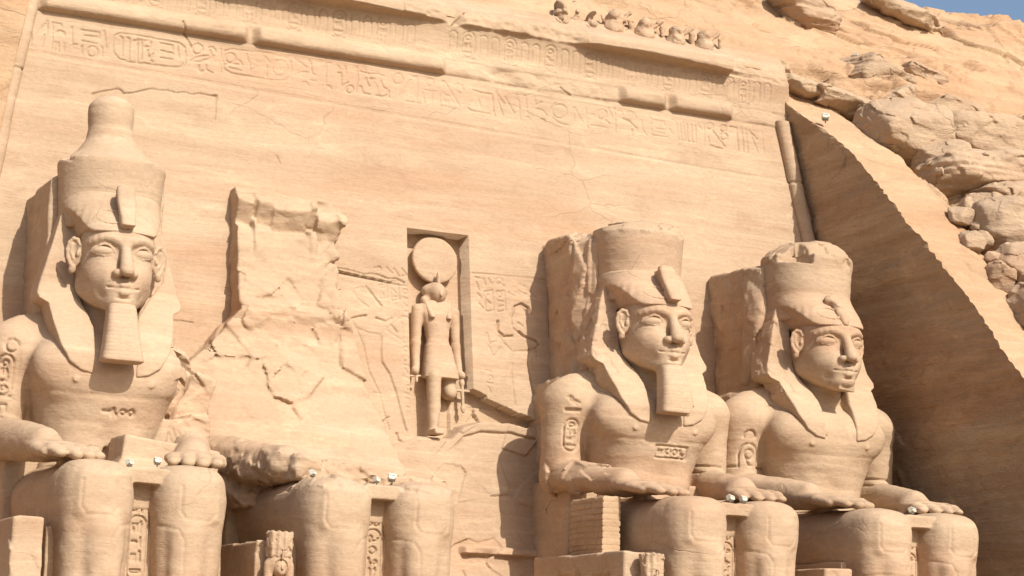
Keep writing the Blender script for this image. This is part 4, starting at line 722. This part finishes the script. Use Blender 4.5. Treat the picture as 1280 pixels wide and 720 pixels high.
def hand(V, s, tip, wr, spread=1.0):
    """flat hand on the thigh: wrist wr, fingertips around tip; thumb on the inner side"""
    tip = np.array(tip, float); wr = np.array(wr, float); d = tip-wr; d /= np.linalg.norm(d)
    side = np.array([-d[1], d[0], 0])*(-1); side /= np.linalg.norm(side); side *= s      # towards the outside
    V.put(cap(tuple(wr), tuple(wr+d*1.1), .50, .52, (1.35, 1, .62)), .25)
    kn = wr+d*1.55
    V.put(cap(tuple(kn-side*.66*spread), tuple(kn+side*.66*spread), .36, .33, (1, 1, .72)), .25)
    V.put(cap(tuple(kn+d*.7-side*.62*spread), tuple(kn+d*.6+side*.62*spread), .26, .24, (1, 1.4, .6)), .12)
    Lf = (1.45, 1.62, 1.52, 1.2)
    for q in range(4):
        o = (-.78+.52*q)*spread; a = kn+side*o+np.array([0, 0, .03]); b = a+d*Lf[q]*.55+np.array([0, 0, .0]); c = a+d*Lf[q]+np.array([0, 0, -.10])
        V.put(cap(tuple(a), tuple(b), .28, .275, (1, 1, .72)), .10); V.put(cap(tuple(b), tuple(c), .27, .23, (1, 1, .70)), .09)
    a = wr+d*.5-side*.66; b = a+d*.9-side*.30; c = b+d*.85-side*.02
    V.put(cap(tuple(a), tuple(b), .32, .27, (1, 1, .8)), .15); V.put(cap(tuple(b), tuple(c+np.array([0, 0, -.08])), .265, .22, (1, 1, .8)), .05)

def torso(i, parent, h=.052):
    V = Vol((-5.0, -9.6, 5.6), (5.0, 1.6, 13.4), h)
    V.put(loft([(6.0, 0, -1.0, 2.25, 2.25), (7.2, 0, -1.0, 2.30, 2.15), (8.2, 0, -1.0, 2.32, 2.15), (9.2, 0, -1.15, 2.58, 2.38), (10.2, 0, -1.25, 2.85, 2.55), (11.0, 0, -1.2, 3.05, 2.5), (11.7, 0, -1.05, 3.05, 2.2), (12.25, 0, -.8, 2.6, 1.8), (12.75, 0, -.8, 1.8, 1.5)], 2.4, .2))
    for s in (-1, 1):
        V.put(ell((s*1.35, -2.82, 10.75), (1.55, .90, 1.05)), .55)             # pectorals
        V.put(ell((s*.75, -2.4, 8.0), (.85, .75, 1.1)), .5)                  # belly
        V.put(ell((s*1.45, -3.76, 10.22), (.11, .03, .11)), .08)
    V.put(ell((0, -3.06, 7.75), (.16, .2, .2)), .1, 's')
    V.put(cap((0, -1.2, 12.3), (0, -1.4, 13.0), 1.35, 1.2), .3)
    for s in (-1, 1):
        whole = not (i == 1 and s == 1); gone = (i == 4 and s == 1)
        if whole:
            V.put(ell((s*3.34, -1.0, 11.45), (1.08, 1.25, 1.12)), .45)       # shoulder
            V.put(cap((s*3.50, -1.05, 11.3), (s*3.60, -.95, 8.5), .96, .84, (1, 1.12, 1)), .30)
            V.put(cap((s*2.9, -.9, 12.1), (s*1.2, -.9, 12.6), .70, .8), .4)
        else:                                                               # broken arm: a stump of rough rock
            V.put(ell((2.9, -.6, 10.5), (.9, 1.1, 1.2)), .2)
            V.put(box((3.5, -.3, 9.6), (.75, 1.1, 1.7), .1, (8, 10, 10)), .1)
            V.put(box((2.9, -.9, 8.3), (1.3, 1.4, 1.0), .1, (0, -12, 6)), .1)
            V.put(ell((2.95, -.9, 11.35), (.62, .8, .75)), .15); V.put(box((3.05, -2.1, 11.0), (.62, .85, .85), .15, (0, 24, 14)), .04, 's')
            V.put(box((3.9, -1.3, 12.1), (.8, .8, .55), .05, (20, 30, 20)), .02, 's')
        V.put(cap((s*3.66, -.9, 8.2), (s*2.75, -5.4, 7.62), .84, .62), .18)   # forearm
        tip = (s*1.85, -8.2, 7.12); wr = (s*2.68, -5.4, 7.5)
        if i == 2: continue
        hand(V, s, (s*2.0, -8.6, 7.10), wr, 1.0)
        # stone filling between elbow and the ribs/throne
        V.put(box((s*2.6, -.2, 8.0), (.9, .9, 1.4), .2), .25)
    if i == 1: V.put(box((2.0, -4.1, 7.5), (1.9, .9, .55), .1, (0, 6, 4)), .1)
    # rock left between the lap and the belly
    V.put(box((0, -3.6, 6.6), (2.2, 2.4, .5), .2), .4)
    if i == 1: V.warp(lambda x, y, z: (.15*facets(x*.8, y*.8, z*.9, 3)+.03*facets(x*2.2, y*2.2, z*2.2, 4))*sstep(2.2, 2.9, x)*sstep(7.2, 7.8, z)*sstep(-4.8, -3.8, y))
    if i == 3:
        V.warp(lambda x, y, z: (.20*facets(x*.9, y*.9, z*1.1, 5)+.08)*(1-sstep(-3.0, -2.6, x))*(1-sstep(8.2, 8.9, z))*sstep(-5.5, -4.5, y))
        V.put(box((-4.2, -2.9, 8.0), (.30, .7, .75), .03, (20, 25, 10)), .02, 's')
    if i == 4: V.put(box((2.55, -3.5, 11.55), (.85, .22, .38), .03, (30, 10, 0)), .03, 's')
    st = []
    if i == 1: st = ring(-4.07+.0, 9.65, .58, 1.45)+column(-3.95, 9.75, 10.95, .34, ['disc', 'staff+gods', 'snake', 'mouth'])+[arc(-3.62, 11.45, .25, 0, 360)]+column(-4.0, 8.6, 9.4, .4, ['house', 'bar'])
    if i == 3: st = ring(-3.95, 9.2, .72, 1.4, False)+column(-3.8, 9.3, 10.5, .45, ['disc', 'staff+gods', 'bread+reed', 'bar'])+column(-3.95, 10.75, 11.7, .7, ['bird', 'bar'])
    if i == 4: st = [arc(-3.62, 10.5, .28, 0, 180), arc(-3.6, 9.75, .45, 180, 0, 9)+[(-3.15, 9.15)], [(-4.05, 9.75), (-4.05, 9.15)], arc(-3.6, 9.7, .22, 0, 360), [(-3.75, 9.45), (-3.6, 9.2), (-3.45, 9.2)], [(-4.6, 9.12), (-4.05, 9.12)], [(-3.1, 9.12), (-2.6, 9.12)]]
    if i == 3: st += [[(-.25+dx, 9.45), (-.25+dx, 9.15)] for dx in (0, .35, .6)]+column(-.2, 9.1, 9.5, 1.3, ['comb+mouth+disc+bird'])+[[(-.35, 9.05), (1.25, 9.05), (1.25, 9.55), (-.35, 9.55), (-.35, 9.05)]]
    if i == 1: st += column(-.3, 9.0, 9.35, 1.3, ['bar+gods+mouth+disc'])
    if i in (3, 4):
        st += [[(-2.5, 12.2), (-1.9, 11.2), (-1.3, 10.75), (-.75, 10.6)], [(3.8, 9.0), (2.7, 9.05)], [(2.7, 8.75), (4.3, 8.7)]]
    return finish('torso', V, i, parent, st, rough=.03, w=.05, depth=.10, extra=lambda P, N: -.02*np.exp(-((P[:, 2]-9.72-.02*P[:, 0]**2)/.09)**2)*(np.abs(P[:, 0]) < 2.5)*(P[:, 1] < -2))

def legs(i, parent):
    V = Vol((-3.4, -10.9, -.2), (3.4, -.2, 7.5), .06)
    for s in (-1, 1):
        c = s*1.66
        V.put(loft([(0, c, -8.9, .95, 1.2), (1., c, -8.9, 1.0, 1.15), (2.5, c, -8.75, 1.16, 1.3), (4., c, -8.75, 1.22, 1.38), (5.2, c, -8.8, 1.25, 1.4), (6.0, c, -8.85, 1.27, 1.42), (6.8, c, -8.8, 1.18, 1.32)], 3.0, .55))
        V.put(cap((c, -8.9, 5.55), (s*1.75, -1.5, 5.75), 1.30, 1.45, (.98, 1, .98)), .35)
        V.put(box((s*1.68, -5., 5.4), (1.24, 4.1, 1.25), .6), .3)
        V.put(box((c+s*.1, -10.0, 5.65), (.72, .24, .80), .24), .16)          # kneecap panel
        V.put(loft([(1.2, c-s*.22, -10.0, .55, .35), (3, c-s*.22, -10.06, .6, .4), (4.6, c-s*.2, -10.08, .65, .4), (5.1, c-s*.1, -10.0, .5, .3)], 2., .1), .18)
        V.put(box((c, -10.1, .35), (.95, .9, .35), .25), .2)                 # foot
    V.put(box((0, -8.1, 6.40), (.7, 1.62, .27), .05), .05)                   # kilt edge between the knees
    V.put(box((0, -5., 5.9), (1.2, 4., .6), .1), .1)
    def ex(P, N):
        c = np.abs(np.abs(P[:, 0])-1.76)
        e = np.maximum(c-.72, np.abs(P[:, 2]-5.65)-.78); g = np.zeros(len(P))
        if i == 2: g = g+(.10*facets(P[:, 0]*1.5, P[:, 1]*1.5, P[:, 2]*2, 2)-.03)*(N[:, 2] > .5)*(P[:, 2] > 6.2)
        return g
    cr = [[(-3, 3.4), (-1.9, 3.55), (-.5, 3.35)]] if i == 3 else [[(-3, 3.9), (-2.2, 4.05), (-1.2, 3.95), (-.5, 4.05)], [(-2.8, 3.7), (-1.6, 3.8)]] if i == 4 else []
    for s in (-1, 1):
        c = s*1.74; cr = cr+[[(c-.62, 6.1), (c-.64, 5.25), (c-.45, 4.98), (c+.42, 4.96), (c+.62, 5.2), (c+.60, 6.1)]]
        cr = cr+[[(c-s*1.2, 4.75), (c-s*.72, 4.62), (c-s*.50, 4.25), (c-s*.46, .8)]]
    return finish('legs', V, i, parent, cr, rough=.028, w=.055, depth=.032, extra=ex)

def throne(i, parent):
    V = Vol((-4.3, -8.9, -.2), (4.3, 3.2, 8.6), .09)
    V.put(box((0, -4., 2.1), (3.15, 4.6, 2.5), .08))
    V.put(box((0, .6, 3.9), (3.5, 2.4, 4.2), .12), .05)
    V.put(box((0, -7.9, 2.9), (.5, .55, 3.2), .05))
    return finish('throne', V, i, parent, rough=.03)
def leg_panel(i, parent):
    V = Vol((-.75, -9.15, -.1), (.75, -8.2, 6.3), .03)
    V.put(box((0, -8.75, 3.1), (.52, .22, 3.1), .03))
    L = ring(-.36, 2.9, .62, 2.2)+column(-.25, 3.0, 4.95, .42, [['house+reed', 'water+stroke', 'comb+plait', 'bar'], ['disc+arm', 'disc', 'bird+bread', 'plait+reed', 'disc'], ['reed+bread', 'bird', 'snake', 'disc+reed', 'bar'], ['mouth+reed', 'bird', 'snake', 'comb']][i-1])
    L += column(-.3, 5.1, 6.0, .5, [['mouth', 'arm+stroke'], ['reed+bird', 'bread+bread'], ['arm', 'plait+disc'], ['bird', 'mouth']][i-1])+column(-.3, .8, 2.7, .5, ['bird+reed', 'house', 'water', 'disc+bar'])
    L += [[(-.42, .3), (-.42, 6.2)], [(.36, .3), (.36, 6.2)]]
    return finish('inscribed_panel', V, i, parent, L, rough=.01, w=.032, depth=.10, zback=0)
def back_pillar(i, parent):
    top = {1: 18.6, 3: 19.7, 4: 19.0}[i]
    V = Vol((-3.3, -1.2, 7.5), (3.3, 4.9, 20.9), .085)
    V.put(box((0, 2.3, 13.5), (2.30, 2.9, top-13.5+.1), .1))
    V.put(box((0, 2., 10.), (3.1, 2.6, 2.9), .3), .2)
    if i == 3:
        V.put(box((-1.9, -.1, 15.8), (.50, .7, 3.7), .08, (0, 2, 25)), .05); V.put(box((-2.3, 2.2, 20.5), (1.3, 3.8, .8), .05, (8, -22, 0)), .05, 's')
        V.warp(lambda x, y, z: .17*facets(x*.4, y*.45, z*.33, 2)+.09*facets(x*1.2, y*1.2, z*.9, 3)+.03)
    elif i == 4:
        V.put(box((-1.9, .1, 15.2), (.55, .5, 3.9), .08, (0, 0, 12)), .05); V.put(box((-1.8, 1.2, 20.2), (1.3, 3.6, .9), .05, (10, -14, 0)), .02, 's')
        V.warp(lambda x, y, z: .16*facets(x*.5, y*.4, z*.3, 5)+.08*facets(x*1.2, y*1.4, z*1.0, 6)+.02)
    else:
        V.put(box((-2.2, 1.5, 19.4), (.9, 3.6, .9), .1, (0, -35, 0)), .05, 's')
        V.warp(lambda x, y, z: .05*facets(x*.8, y*.8, z*.6, 7))
    return finish('back_pillar', V, i, parent, rough=.03)

LAB = {1: 'complete seated colossus with full tall double crown and long beard, leftmost of the four',
       2: 'broken seated colossus without head or chest, only its legs and lap left below raw rock',
       3: 'seated colossus with flat-topped crown and square beard, right of the niche figure',
       4: 'beardless seated colossus with a notched broken crown beside the shaded rock face'}
ROOT = {}
for i in (1, 2, 3, 4):
    r = empty('seated_colossus', (CX[i], 0, 0), LAB[i], 'statue', 'colossal seated statues'); ROOT[i] = r
    legs(i, r); throne(i, r); leg_panel(i, r)
    if i != 2:
        torso(i, r); face(i, r); headdress(i, r); crown(i, r); uraeus(i, r); back_pillar(i, r)
        if i != 4: beard(i, r)
# remains of the second colossus: forearm, lap rubble, and the shattered body on the wall
def broken_body(parent):
    V = Vol((-5.8, -8.6, 6.0), (6.6, 4.9, 20.4), .08)
    # left forearm, worn
    V.put(cap((-3.6, -.9, 7.9), (-2.7, -6.2, 7.45), .95, .60), .2)
    V.put(box((-1.2, -5.6, 7.15), (1.6, 1.6, .42), .1, (0, 3, 5)), .2)
    V.put(box((1.9, -5.4, 6.95), (1.5, 2.2, .30), .1, (2, 0, 0)), .2)
    zr = [6, 7, 8, 9, 10, 11, 12, 13, 14, 14.4, 16, 17.6, 17.9, 18.15, 19.05, 19.3, 19.8]
    yf = [-4.6, -3.4, -1.8, -.6, .3, .95, 1.4, 1.7, 1.85, 1.75, 2.5, 2.95, 3.05, 3.55, 3.05, 3.15, 3.6]
    xl = [-3.4, -4.4, -5.0, -5.2, -5.2, -5.0, -4.4, -3.5, -2.7, -2.35, -2.35, -2.35, -2.35, -2.35, -2.35, -2.4, -2.4]
    xr = [3.3, 3.6, 4.4, 4.4, 4.1, 3.7, 3.4, 3.1, 2.7, 2.4, 2.1, 2.2, 2.3, 2.5, 2.75, 2.5, 1.6]
    def f(X, Y, Z):
        Zq = Z+(.45*facets(X*.75, X*0, X*0+2, 7)+.08*X)*sstep(16.5, 17.5, Z)*(1-sstep(19.3, 19.7, Z)); y = np.interp(Zq, zr, yf); a = np.interp(Z, zr, xl); b = np.interp(Z, zr, xr); c = (X-(a+b)/2); hw = (b-a)/2
        bul = .9*np.clip(np.abs(c)/hw, 0, 1)**3*sstep(14.5, 9, Z)
        return np.maximum(np.maximum((y+bul-Y)*.8, np.abs(c)-hw), np.maximum(Z-19.75+.05*X, 6-Z))
    V.put((f, [-5.7, -5.2, 6.], [5.2, 4.9, 19.9]), .15)
    V.warp(lambda x, y, z: .08*fbm(x*.35, y*.35, z*.45, 3, 5.)*(.25+.75*sstep(-2.3, -1.4, x)*(1-sstep(17.5, 18.5, z)))+.13*facets(x*.36, y*.36, z*.42, 11)*sstep(6.5, 8, z)*sstep(17.5, 16.5, z)+.12*facets(x*.9, y*.9, z*1.2, 12)*sstep(-.1, .3, fbm(x*.4, y*.4, z*.4, 2))+.04*fbm(x*2, y*2, z*4, 3)+(.12*facets(x*2.2, y*2.2, z*3, 5))*sstep(8.3, 7.6, z))
    return finish('broken_body', V, 2, parent, rough=.05)
broken_body(ROOT[2])

# ------------------------------------------------------------------ falcon-headed god in the niche
def niche_god():
    bx, by = 0., wall_y(14)+.62
    r = empty('falcon_headed_statue', (bx, by, 9.9), 'standing falcon-headed figure with a sun disc on its head inside the tall niche', 'statue')
    ox_ = -.12
    def fin(name, V, rough=.01, strokes=None):
        P, F = V.mesh(); N = normals(P, F); P = P+N*(rough*fbm(P[:, 0]*2, P[:, 1]*2, P[:, 2]*3, 3)*2)[:, None]
        P[:, 0] = ox_+(P[:, 0]-ox_)*({'body': 1.06, 'head': .94}.get(name, 1.)); P[:, 1] = P[:, 1]*1.25-.06
        P[:, 1] += K*(P[:, 2]-14)                       # stands parallel to the sloping wall
        P[:, 2] -= 9.9; P[:, 0] -= 0
        return obj(name, raw_mesh(name, P, F), M_STAT, r)
    # everything in figure coordinates, z as in the world
    V = Vol((-1.45, -1.1, 9.8), (1.6, .6, 17.0), .035)
    ox = -.12
    V.put(loft([(12.7, ox+.08, -.22, .66, .36), (13.3, ox+.06, -.22, .62, .36), (14.0, ox+.04, -.22, .56, .34), (14.4, ox+.02, -.22, .48, .32), (14.9, ox, -.24, .55, .36), (15.5, ox, -.26, .72, .40), (15.9, ox, -.22, .78, .36), (16.2, ox, -.2, .55, .3)], 2.5, .08))
    for s in (-1, 1):
        V.put(cap((ox+s*.84, -.18, 15.75), (ox+s*.90, -.10, 14.2), .24, .20), .12); V.put(cap((ox+s*.90, -.10, 14.2), (ox+s*.98, -.22, 13.0), .20, .15), .10)
        V.put(ell((ox+s*1.05, -.28, 12.85), (.17, .2, .2)), .04)
    V.put(loft([(12.60, ox+.1, -.26, .80, .42), (13.4, ox+.07, -.24, .68, .38), (14.15, ox+.04, -.22, .56, .35)], 3., .06), .04)       # kilt
    V.put(cap((ox-.28, -.45, 12.7), (ox-.30, -.42, 11.3), .31, .27), .03); V.put(cap((ox-.30, -.42, 11.3), (ox-.36, -.40, 10.2), .27, .20), .05)
    V.put(box((ox-.36, -.62, 10.12), (.22, .42, .14), .08), .05)
    V.put(cap((ox+.52, -.10, 12.7), (ox+.56, -.05, 12.0), .33, .30), .03); V.put(ell((ox+.56, -.25, 12.05), (.27, .2, .3)), .10)
    fin('body', V)
    V = Vol((-1.3, -1.1, 15.3), (1.1, .6, 17.4), .03)
    V.put(ell((ox, -.30, 16.55), (.42, .46, .52))); V.put(cap((ox, -.60, 16.58), (ox, -.78, 16.36), .15, .06), .06)
    for s in (-1, 1):
        V.put(cap((ox+s*.42, -.15, 16.3), (ox+s*.58, -.2, 15.9), .20, .22), .15)
        V.put(cap((ox+s*.62, -.25, 16.2), (ox+s*.42, -.62, 15.35), .17, .14), .04)
    V.put(ell((ox, -.12, 16.66), (.64, .42, .40)), .12)
    fin('head', V)
    V = Vol((-1.5, -.9, 16.8), (1.2, .5, 19.4), .035)
    V.put((lambda X, Y, Z: np.sqrt(np.maximum(np.sqrt((X+.08)**2+(Z-18.16)**2+0*Y)-1.04, 0)**2+np.maximum(np.abs(Y+.12)-.14+.10*((X+.08)**2+(Z-18.16)**2), 0)**2)-.07, [-1.25, -.5, 17.0], [1.05, .3, 19.3])); V.put(box((-.08, .0, 18.16), (.3, .25, .3), .1))
    V.put(cap((ox+.02, -.45, 17.0), (ox+.02, -.50, 17.45), .10, .07), .02)
    fin('sun_disc', V)
    V = Vol((.6, -.9, 11.0), (1.6, .3, 13.0), .03)
    V.put(cap((1.0, -.30, 12.9), (1.02, -.30, 11.2), .075)); V.put(cap((.72, -.3, 12.15), (1.32, -.3, 12.15), .06)); V.put(ell((1.0, -.3, 12.5), (.12, .1, .2))); V.put(ell((1.02, -.3, 11.35), (.13, .1, .16)))
    fin('sceptre', V)
    V = Vol((-1.6, -.9, 12.3), (-.9, .3, 13.3), .03); V.put(cap((-1.5, -.28, 12.62), (-1.0, -.3, 12.66), .05)); V.put(cap((-1.17, -.3, 12.9), (-1.17, -.28, 12.4), .07))
    fin('ankh', V)
niche_god()

# ------------------------------------------------------------------ queens and slabs beside the legs
def slab(name, lab, x0, x1, y0, y1, z1, cat='slab', carve=None, chip=.04):
    cx, cy = (x0+x1)/2, y1
    V = Vol((x0-.2, y0-.2, -.1), (x1+.2, y1+.2, z1+.3), .07)
    V.put(box(((x0+x1)/2, (y0+y1)/2, z1/2), ((x1-x0)/2, (y1-y0)/2, z1/2), .05))
    V.warp(lambda x, y, z: chip*facets(x*1.1, y*.8, z*1.1, 4))
    P, F = V.mesh(); N = normals(P, F)
    if carve:
        m = N[:, 0] < -.5; I = np.nonzero(m)[0]; g = np.zeros(len(I))
        for pl in carve:
            for (a0, b0), (a1, b1) in zip(pl[:-1], pl[1:]):
                dx, dz = a1-a0, b1-b0; u = P[I, 1]; w = P[I, 2]; h = np.clip(((u-a0)*dx+(w-b0)*dz)/max(dx*dx+dz*dz, 1e-9), 0, 1)
                g = np.maximum(g, 1-sstep(.04, .1, np.hypot(u-a0-h*dx, w-b0-h*dz)))
        P[I, 0] += .10*g
    P -= np.array([cx, cy, 0]); o = obj(name, raw_mesh(name, P, F), M_STAT, None, (cx, cy, 0)); return tag(o, lab, cat, 'stone slabs beside the colossi')
def queen(i, lab, square=False):
    x, y = CX[i]-4.02+.0, -10.15
    r = empty('queen_statue', (x, y, 0), lab, 'statue', 'small queen statues')
    def fin(name, V):
        P, F = V.mesh(); N = normals(P, F); P = P+N*(.012*fbm(P[:, 0]*3, P[:, 1]*3, P[:, 2]*4, 3))[:, None]; return obj(name, raw_mesh(name, P, F), M_STAT, r)
    V = Vol((-.75, -.7, -.1), (.75, .5, 4.), .035)
    V.put(loft([(0, 0, 0, .42, .30), (1., 0, 0, .40, .3), (1.7, 0, 0, .48, .3), (2.1, 0, 0, .36, .27), (2.5, 0, 0, .48, .3), (2.75, 0, 0, .42, .25)], 2.4, .05))
    for s in (-1, 1): V.put(cap((s*.5, 0, 2.6), (s*.52, -.02, 1.4), .14, .10), .05)
    V.put(cap((0, 0, 2.6), (0, -.03, 3.0), .15), .05); V.put(ell((0, -.13, 3.28), (.26, .28, .33)), .03)
    V.put(ell((0, -.36, 3.12), (.12, .1, .1)), .08)
    V.put(cap((0, -.38, 3.38), (0, -.48, 3.24), .035, .05), .03)
    for s in (-1, 1):
        V.put(ell((s*.11, -.42, 3.37), (.08, .06, .035)), .02, 's'); V.put(ell((s*.11, -.36, 3.37), (.065, .05, .03)))
    V.put(cap((-.08, -.40, 3.10), (.08, -.40, 3.10), .026)); V.put(cap((-.09, -.44, 3.125), (.09, -.44, 3.125), .012), .01, 's')
    fin('body', V)
    V = Vol((-.75, -.7, 2.2), (.75, .5, 4.), .035)
    V.put(ell((0, .0, 3.45), (.46, .36, .42)))
    for s in (-1, 1): V.put(cap((s*.38, 0, 3.4), (s*.40, -.08, 2.35), .17, .15), .08)
    V.put(ell((0, -.33, 3.25), (.27, .22, .33)), .02, 's'); V.put(cap((0, -.38, 3.6), (.02, -.42, 3.85), .05, .045), .02)
    fin('wig', V)
    V = Vol((-.75, -.7, 3.5), (.75, .6, 4.9), .03)
    if square: V.put(box((0, .05, 4.15), (.42, .42, .42), .04)); V.warp(lambda x, y, z: .06*facets(x*2, y*2, z*2, i))
    else: V.put(loft([(3.65, 0, .0, .40, .34), (3.85, 0, .02, .42, .36), (4.2, 0, .04, .46, .38), (4.55, 0, .05, .50, .40)], 2.6, .03)); V.warp(lambda x, y, z: .03*np.cos(x*26)*(y < -.1)+.05*facets(x*3, y*3, z*3, i))
    fin('crown', V)
queen(2, 'small queen statue with tall crown standing left of the broken colossus legs')
queen(3, 'small queen statue whose chipped crown shows below the masonry pier')
SG = column(-8.6, 2.2, 4.0, 2.2, ['disc+house+bird', 'reed+water+gods'])+ring(-6.0, 2.2, .9, 1.7)+column(-4.9, 2.2, 4.1, 1.6, ['comb+bird', 'mouth+reed'])
slab('throne_side_slab', 'plain square-edged slab left of the legs of the complete tall-crowned colossus', CX[1]-4.55, CX[1]-3.45, -9.7, -4.5, 4.62)
slab('throne_side_slab', 'slab behind the small queen beside the broken headless colossus', CX[2]-4.75, CX[2]-3.35, -9.7, -5.0, 4.25)
slab('throne_side_slab', 'inscribed slab carrying the masonry pier beside the flat-crowned colossus', CX[3]-4.95, CX[3]-3.2, -9.6, -1.5, 4.65, carve=SG)
slab('throne_side_slab', 'low broken slab left of the legs of the beardless colossus', CX[4]-4.75, CX[4]-3.45, -9.8, -5.0, 4.42)

# ------------------------------------------------------------------ masonry pier propping the forearm of the third colossus
def pier():
    x0, x1, y0, y1, z0, z1 = CX[3]-4.35, CX[3]-3.55, -6.6, -3.6, 4.6, 7.05
    r = empty('masonry_pier', (x0, y0, z0), 'pier of small coursed stone blocks propping the elbow of the flat-crowned colossus', 'pier')
    rg = np.random.RandomState(5); Ps = []; Fs = []; n = 0
    z = 0; row = 0
    cube_ = np.array([[a, b, c] for a in (-1, 1) for b in (-1, 1) for c in (-1, 1)], float)
    cf = np.array([[0, 1, 3, 2], [4, 6, 7, 5], [0, 4, 5, 1], [2, 3, 7, 6], [0, 2, 6, 4], [1, 5, 7, 3]])
    V = Vol((-.25, -.3, -.1), (1.1, 3.4, 2.75), .03)
    V.put(box((.4, 1.5, 1.2), (.37, 1.47, 1.2), .02))
    hs = [.24, .2, .27, .25, .22, .26, .24, .23, .25, .2]
    for h in hs:
        y = -.0; 
        while y < 2.95:
            L = rg.uniform(.4, .85); L = min(L, 3.0-y)
            if z+h < 2.55-.12*(y > 2.): 
                V.put(box((.4+rg.uniform(-.010, .010), y+L/2, z+h/2+.03*math.sin(y*1.3)), (.41, L/2-.018, h/2-.016), .02))
            y += L
        z += h; row += 1
    V.warp(lambda x, y, z: .015*fbm(x*5, y*5, z*5, 3))
    P, F = V.mesh(); obj('stonework', raw_mesh('stonework', P, F), M_BLOCK, r)
pier()

# ------------------------------------------------------------------ boulders on the slope to the right
def hill_z(x, y):
    return float(np.interp(y, HY, HZ))
def boulder(cx, cy, cz, r, lab, seed, rot=(0, 0, 0), layers=.0, mat=None, n=14, group='boulders on the slope right of the temple'):
    rg = np.random.RandomState(seed); V = Vol([-max(r)*1.25]*3, [max(r)*1.25]*3, max(.045, max(r)/42)); M = R3(rot)
    ns = rg.normal(size=(n, 3)); ns /= np.linalg.norm(ns, axis=1)[:, None]; ds = rg.uniform(.80, 1.12, n)
    def f(X, Y, Z):
        x, y, z = loc3(X, Y, Z, (0, 0, 0), M); x = x/r[0]; y = y/r[1]; z = z/r[2]
        d = (np.abs(x)**4+np.abs(y)**4+np.abs(z)**4)**.25-1
        for q in range(n):
            e = x*ns[q, 0]+y*ns[q, 1]+z*ns[q, 2]-ds[q]; h = np.maximum(.07-np.abs(d-e), 0)/.07; d = np.maximum(d, e)+h*h*.0175
        return d*min(r)
    V.put((f, [-max(r)*1.2]*3, [max(r)*1.2]*3))
    s = seed*3.1
    V.warp(lambda x, y, z: .08*fbm(x*.9+s, y*.9, z*1.5, 5)*min(1.3, max(r))+.07*facets(x*1.1+s, y*1.1, z*1.9, seed)*min(1., max(r))+layers*np.abs(vnoise(x*.25+s, y*.25, z*3.6))*1.2)
    P, F = V.mesh(); o = obj('boulder', raw_mesh('boulder', P, F), mat or M_BOUL, None, (cx, cy, cz)); return tag(o, lab, 'boulder', group)
for args in BOULDERS: boulder(*args)

# ------------------------------------------------------------------ small white lamps
def make_lamp(lab):
    r = empty('floodlight', (0, 0, 0), lab, 'floodlight', 'small white floodlights')
    V = Vol((-.40, -.45, -.1), (.40, .45, .72), .022)
    V.put(cut(box((0, 0, .26), (.24, .20, .19), .05, (-28, 8, 12)), ((.3, -.6, 1), (0, -.1, .42)))); V.put(box((0, .03, .05), (.10, .10, .10), .02), .05); V.put(box((0, -.20, .36), (.22, .05, .035), .015, (-20, 8, 12)), .02)
    P, F = V.mesh(); obj('housing', raw_mesh('lamp_housing', P, F, False), M_WHITE, r)
    V = Vol((-.3, -.5, .0), (.3, -.05, .7), .02); V.put(box((.01, -.185, .22), (.16, .03, .12), .01, (-28, 8, 12))); P, F = V.mesh(); obj('glass', raw_mesh('lamp_glass', P, F), M_GLASS, r)
    V = Vol((-.36, -.2, -.2), (.36, .2, .5), .02)
    V.put(box((0, 0, .0), (.20, .12, .025), .01)); V.put(cap((0, 0, .02), (0, 0, -.16), .05))
    P, F = V.mesh(); obj('bracket', raw_mesh('lamp_bracket', P, F), M_DARK, r)
    return r
first = None
for (x, y, z, rz, s, lab) in LAMPS:
    if first is None: o = first = make_lamp(lab)
    else:
        o = first.copy(); SC.collection.objects.link(o); o['label'] = lab
        for ch in first.children:
            c = ch.copy(); SC.collection.objects.link(c); c.parent = o
    o.location = (x, y, z); o.rotation_euler = (0, 0, rz); o.scale = (s, s, s)
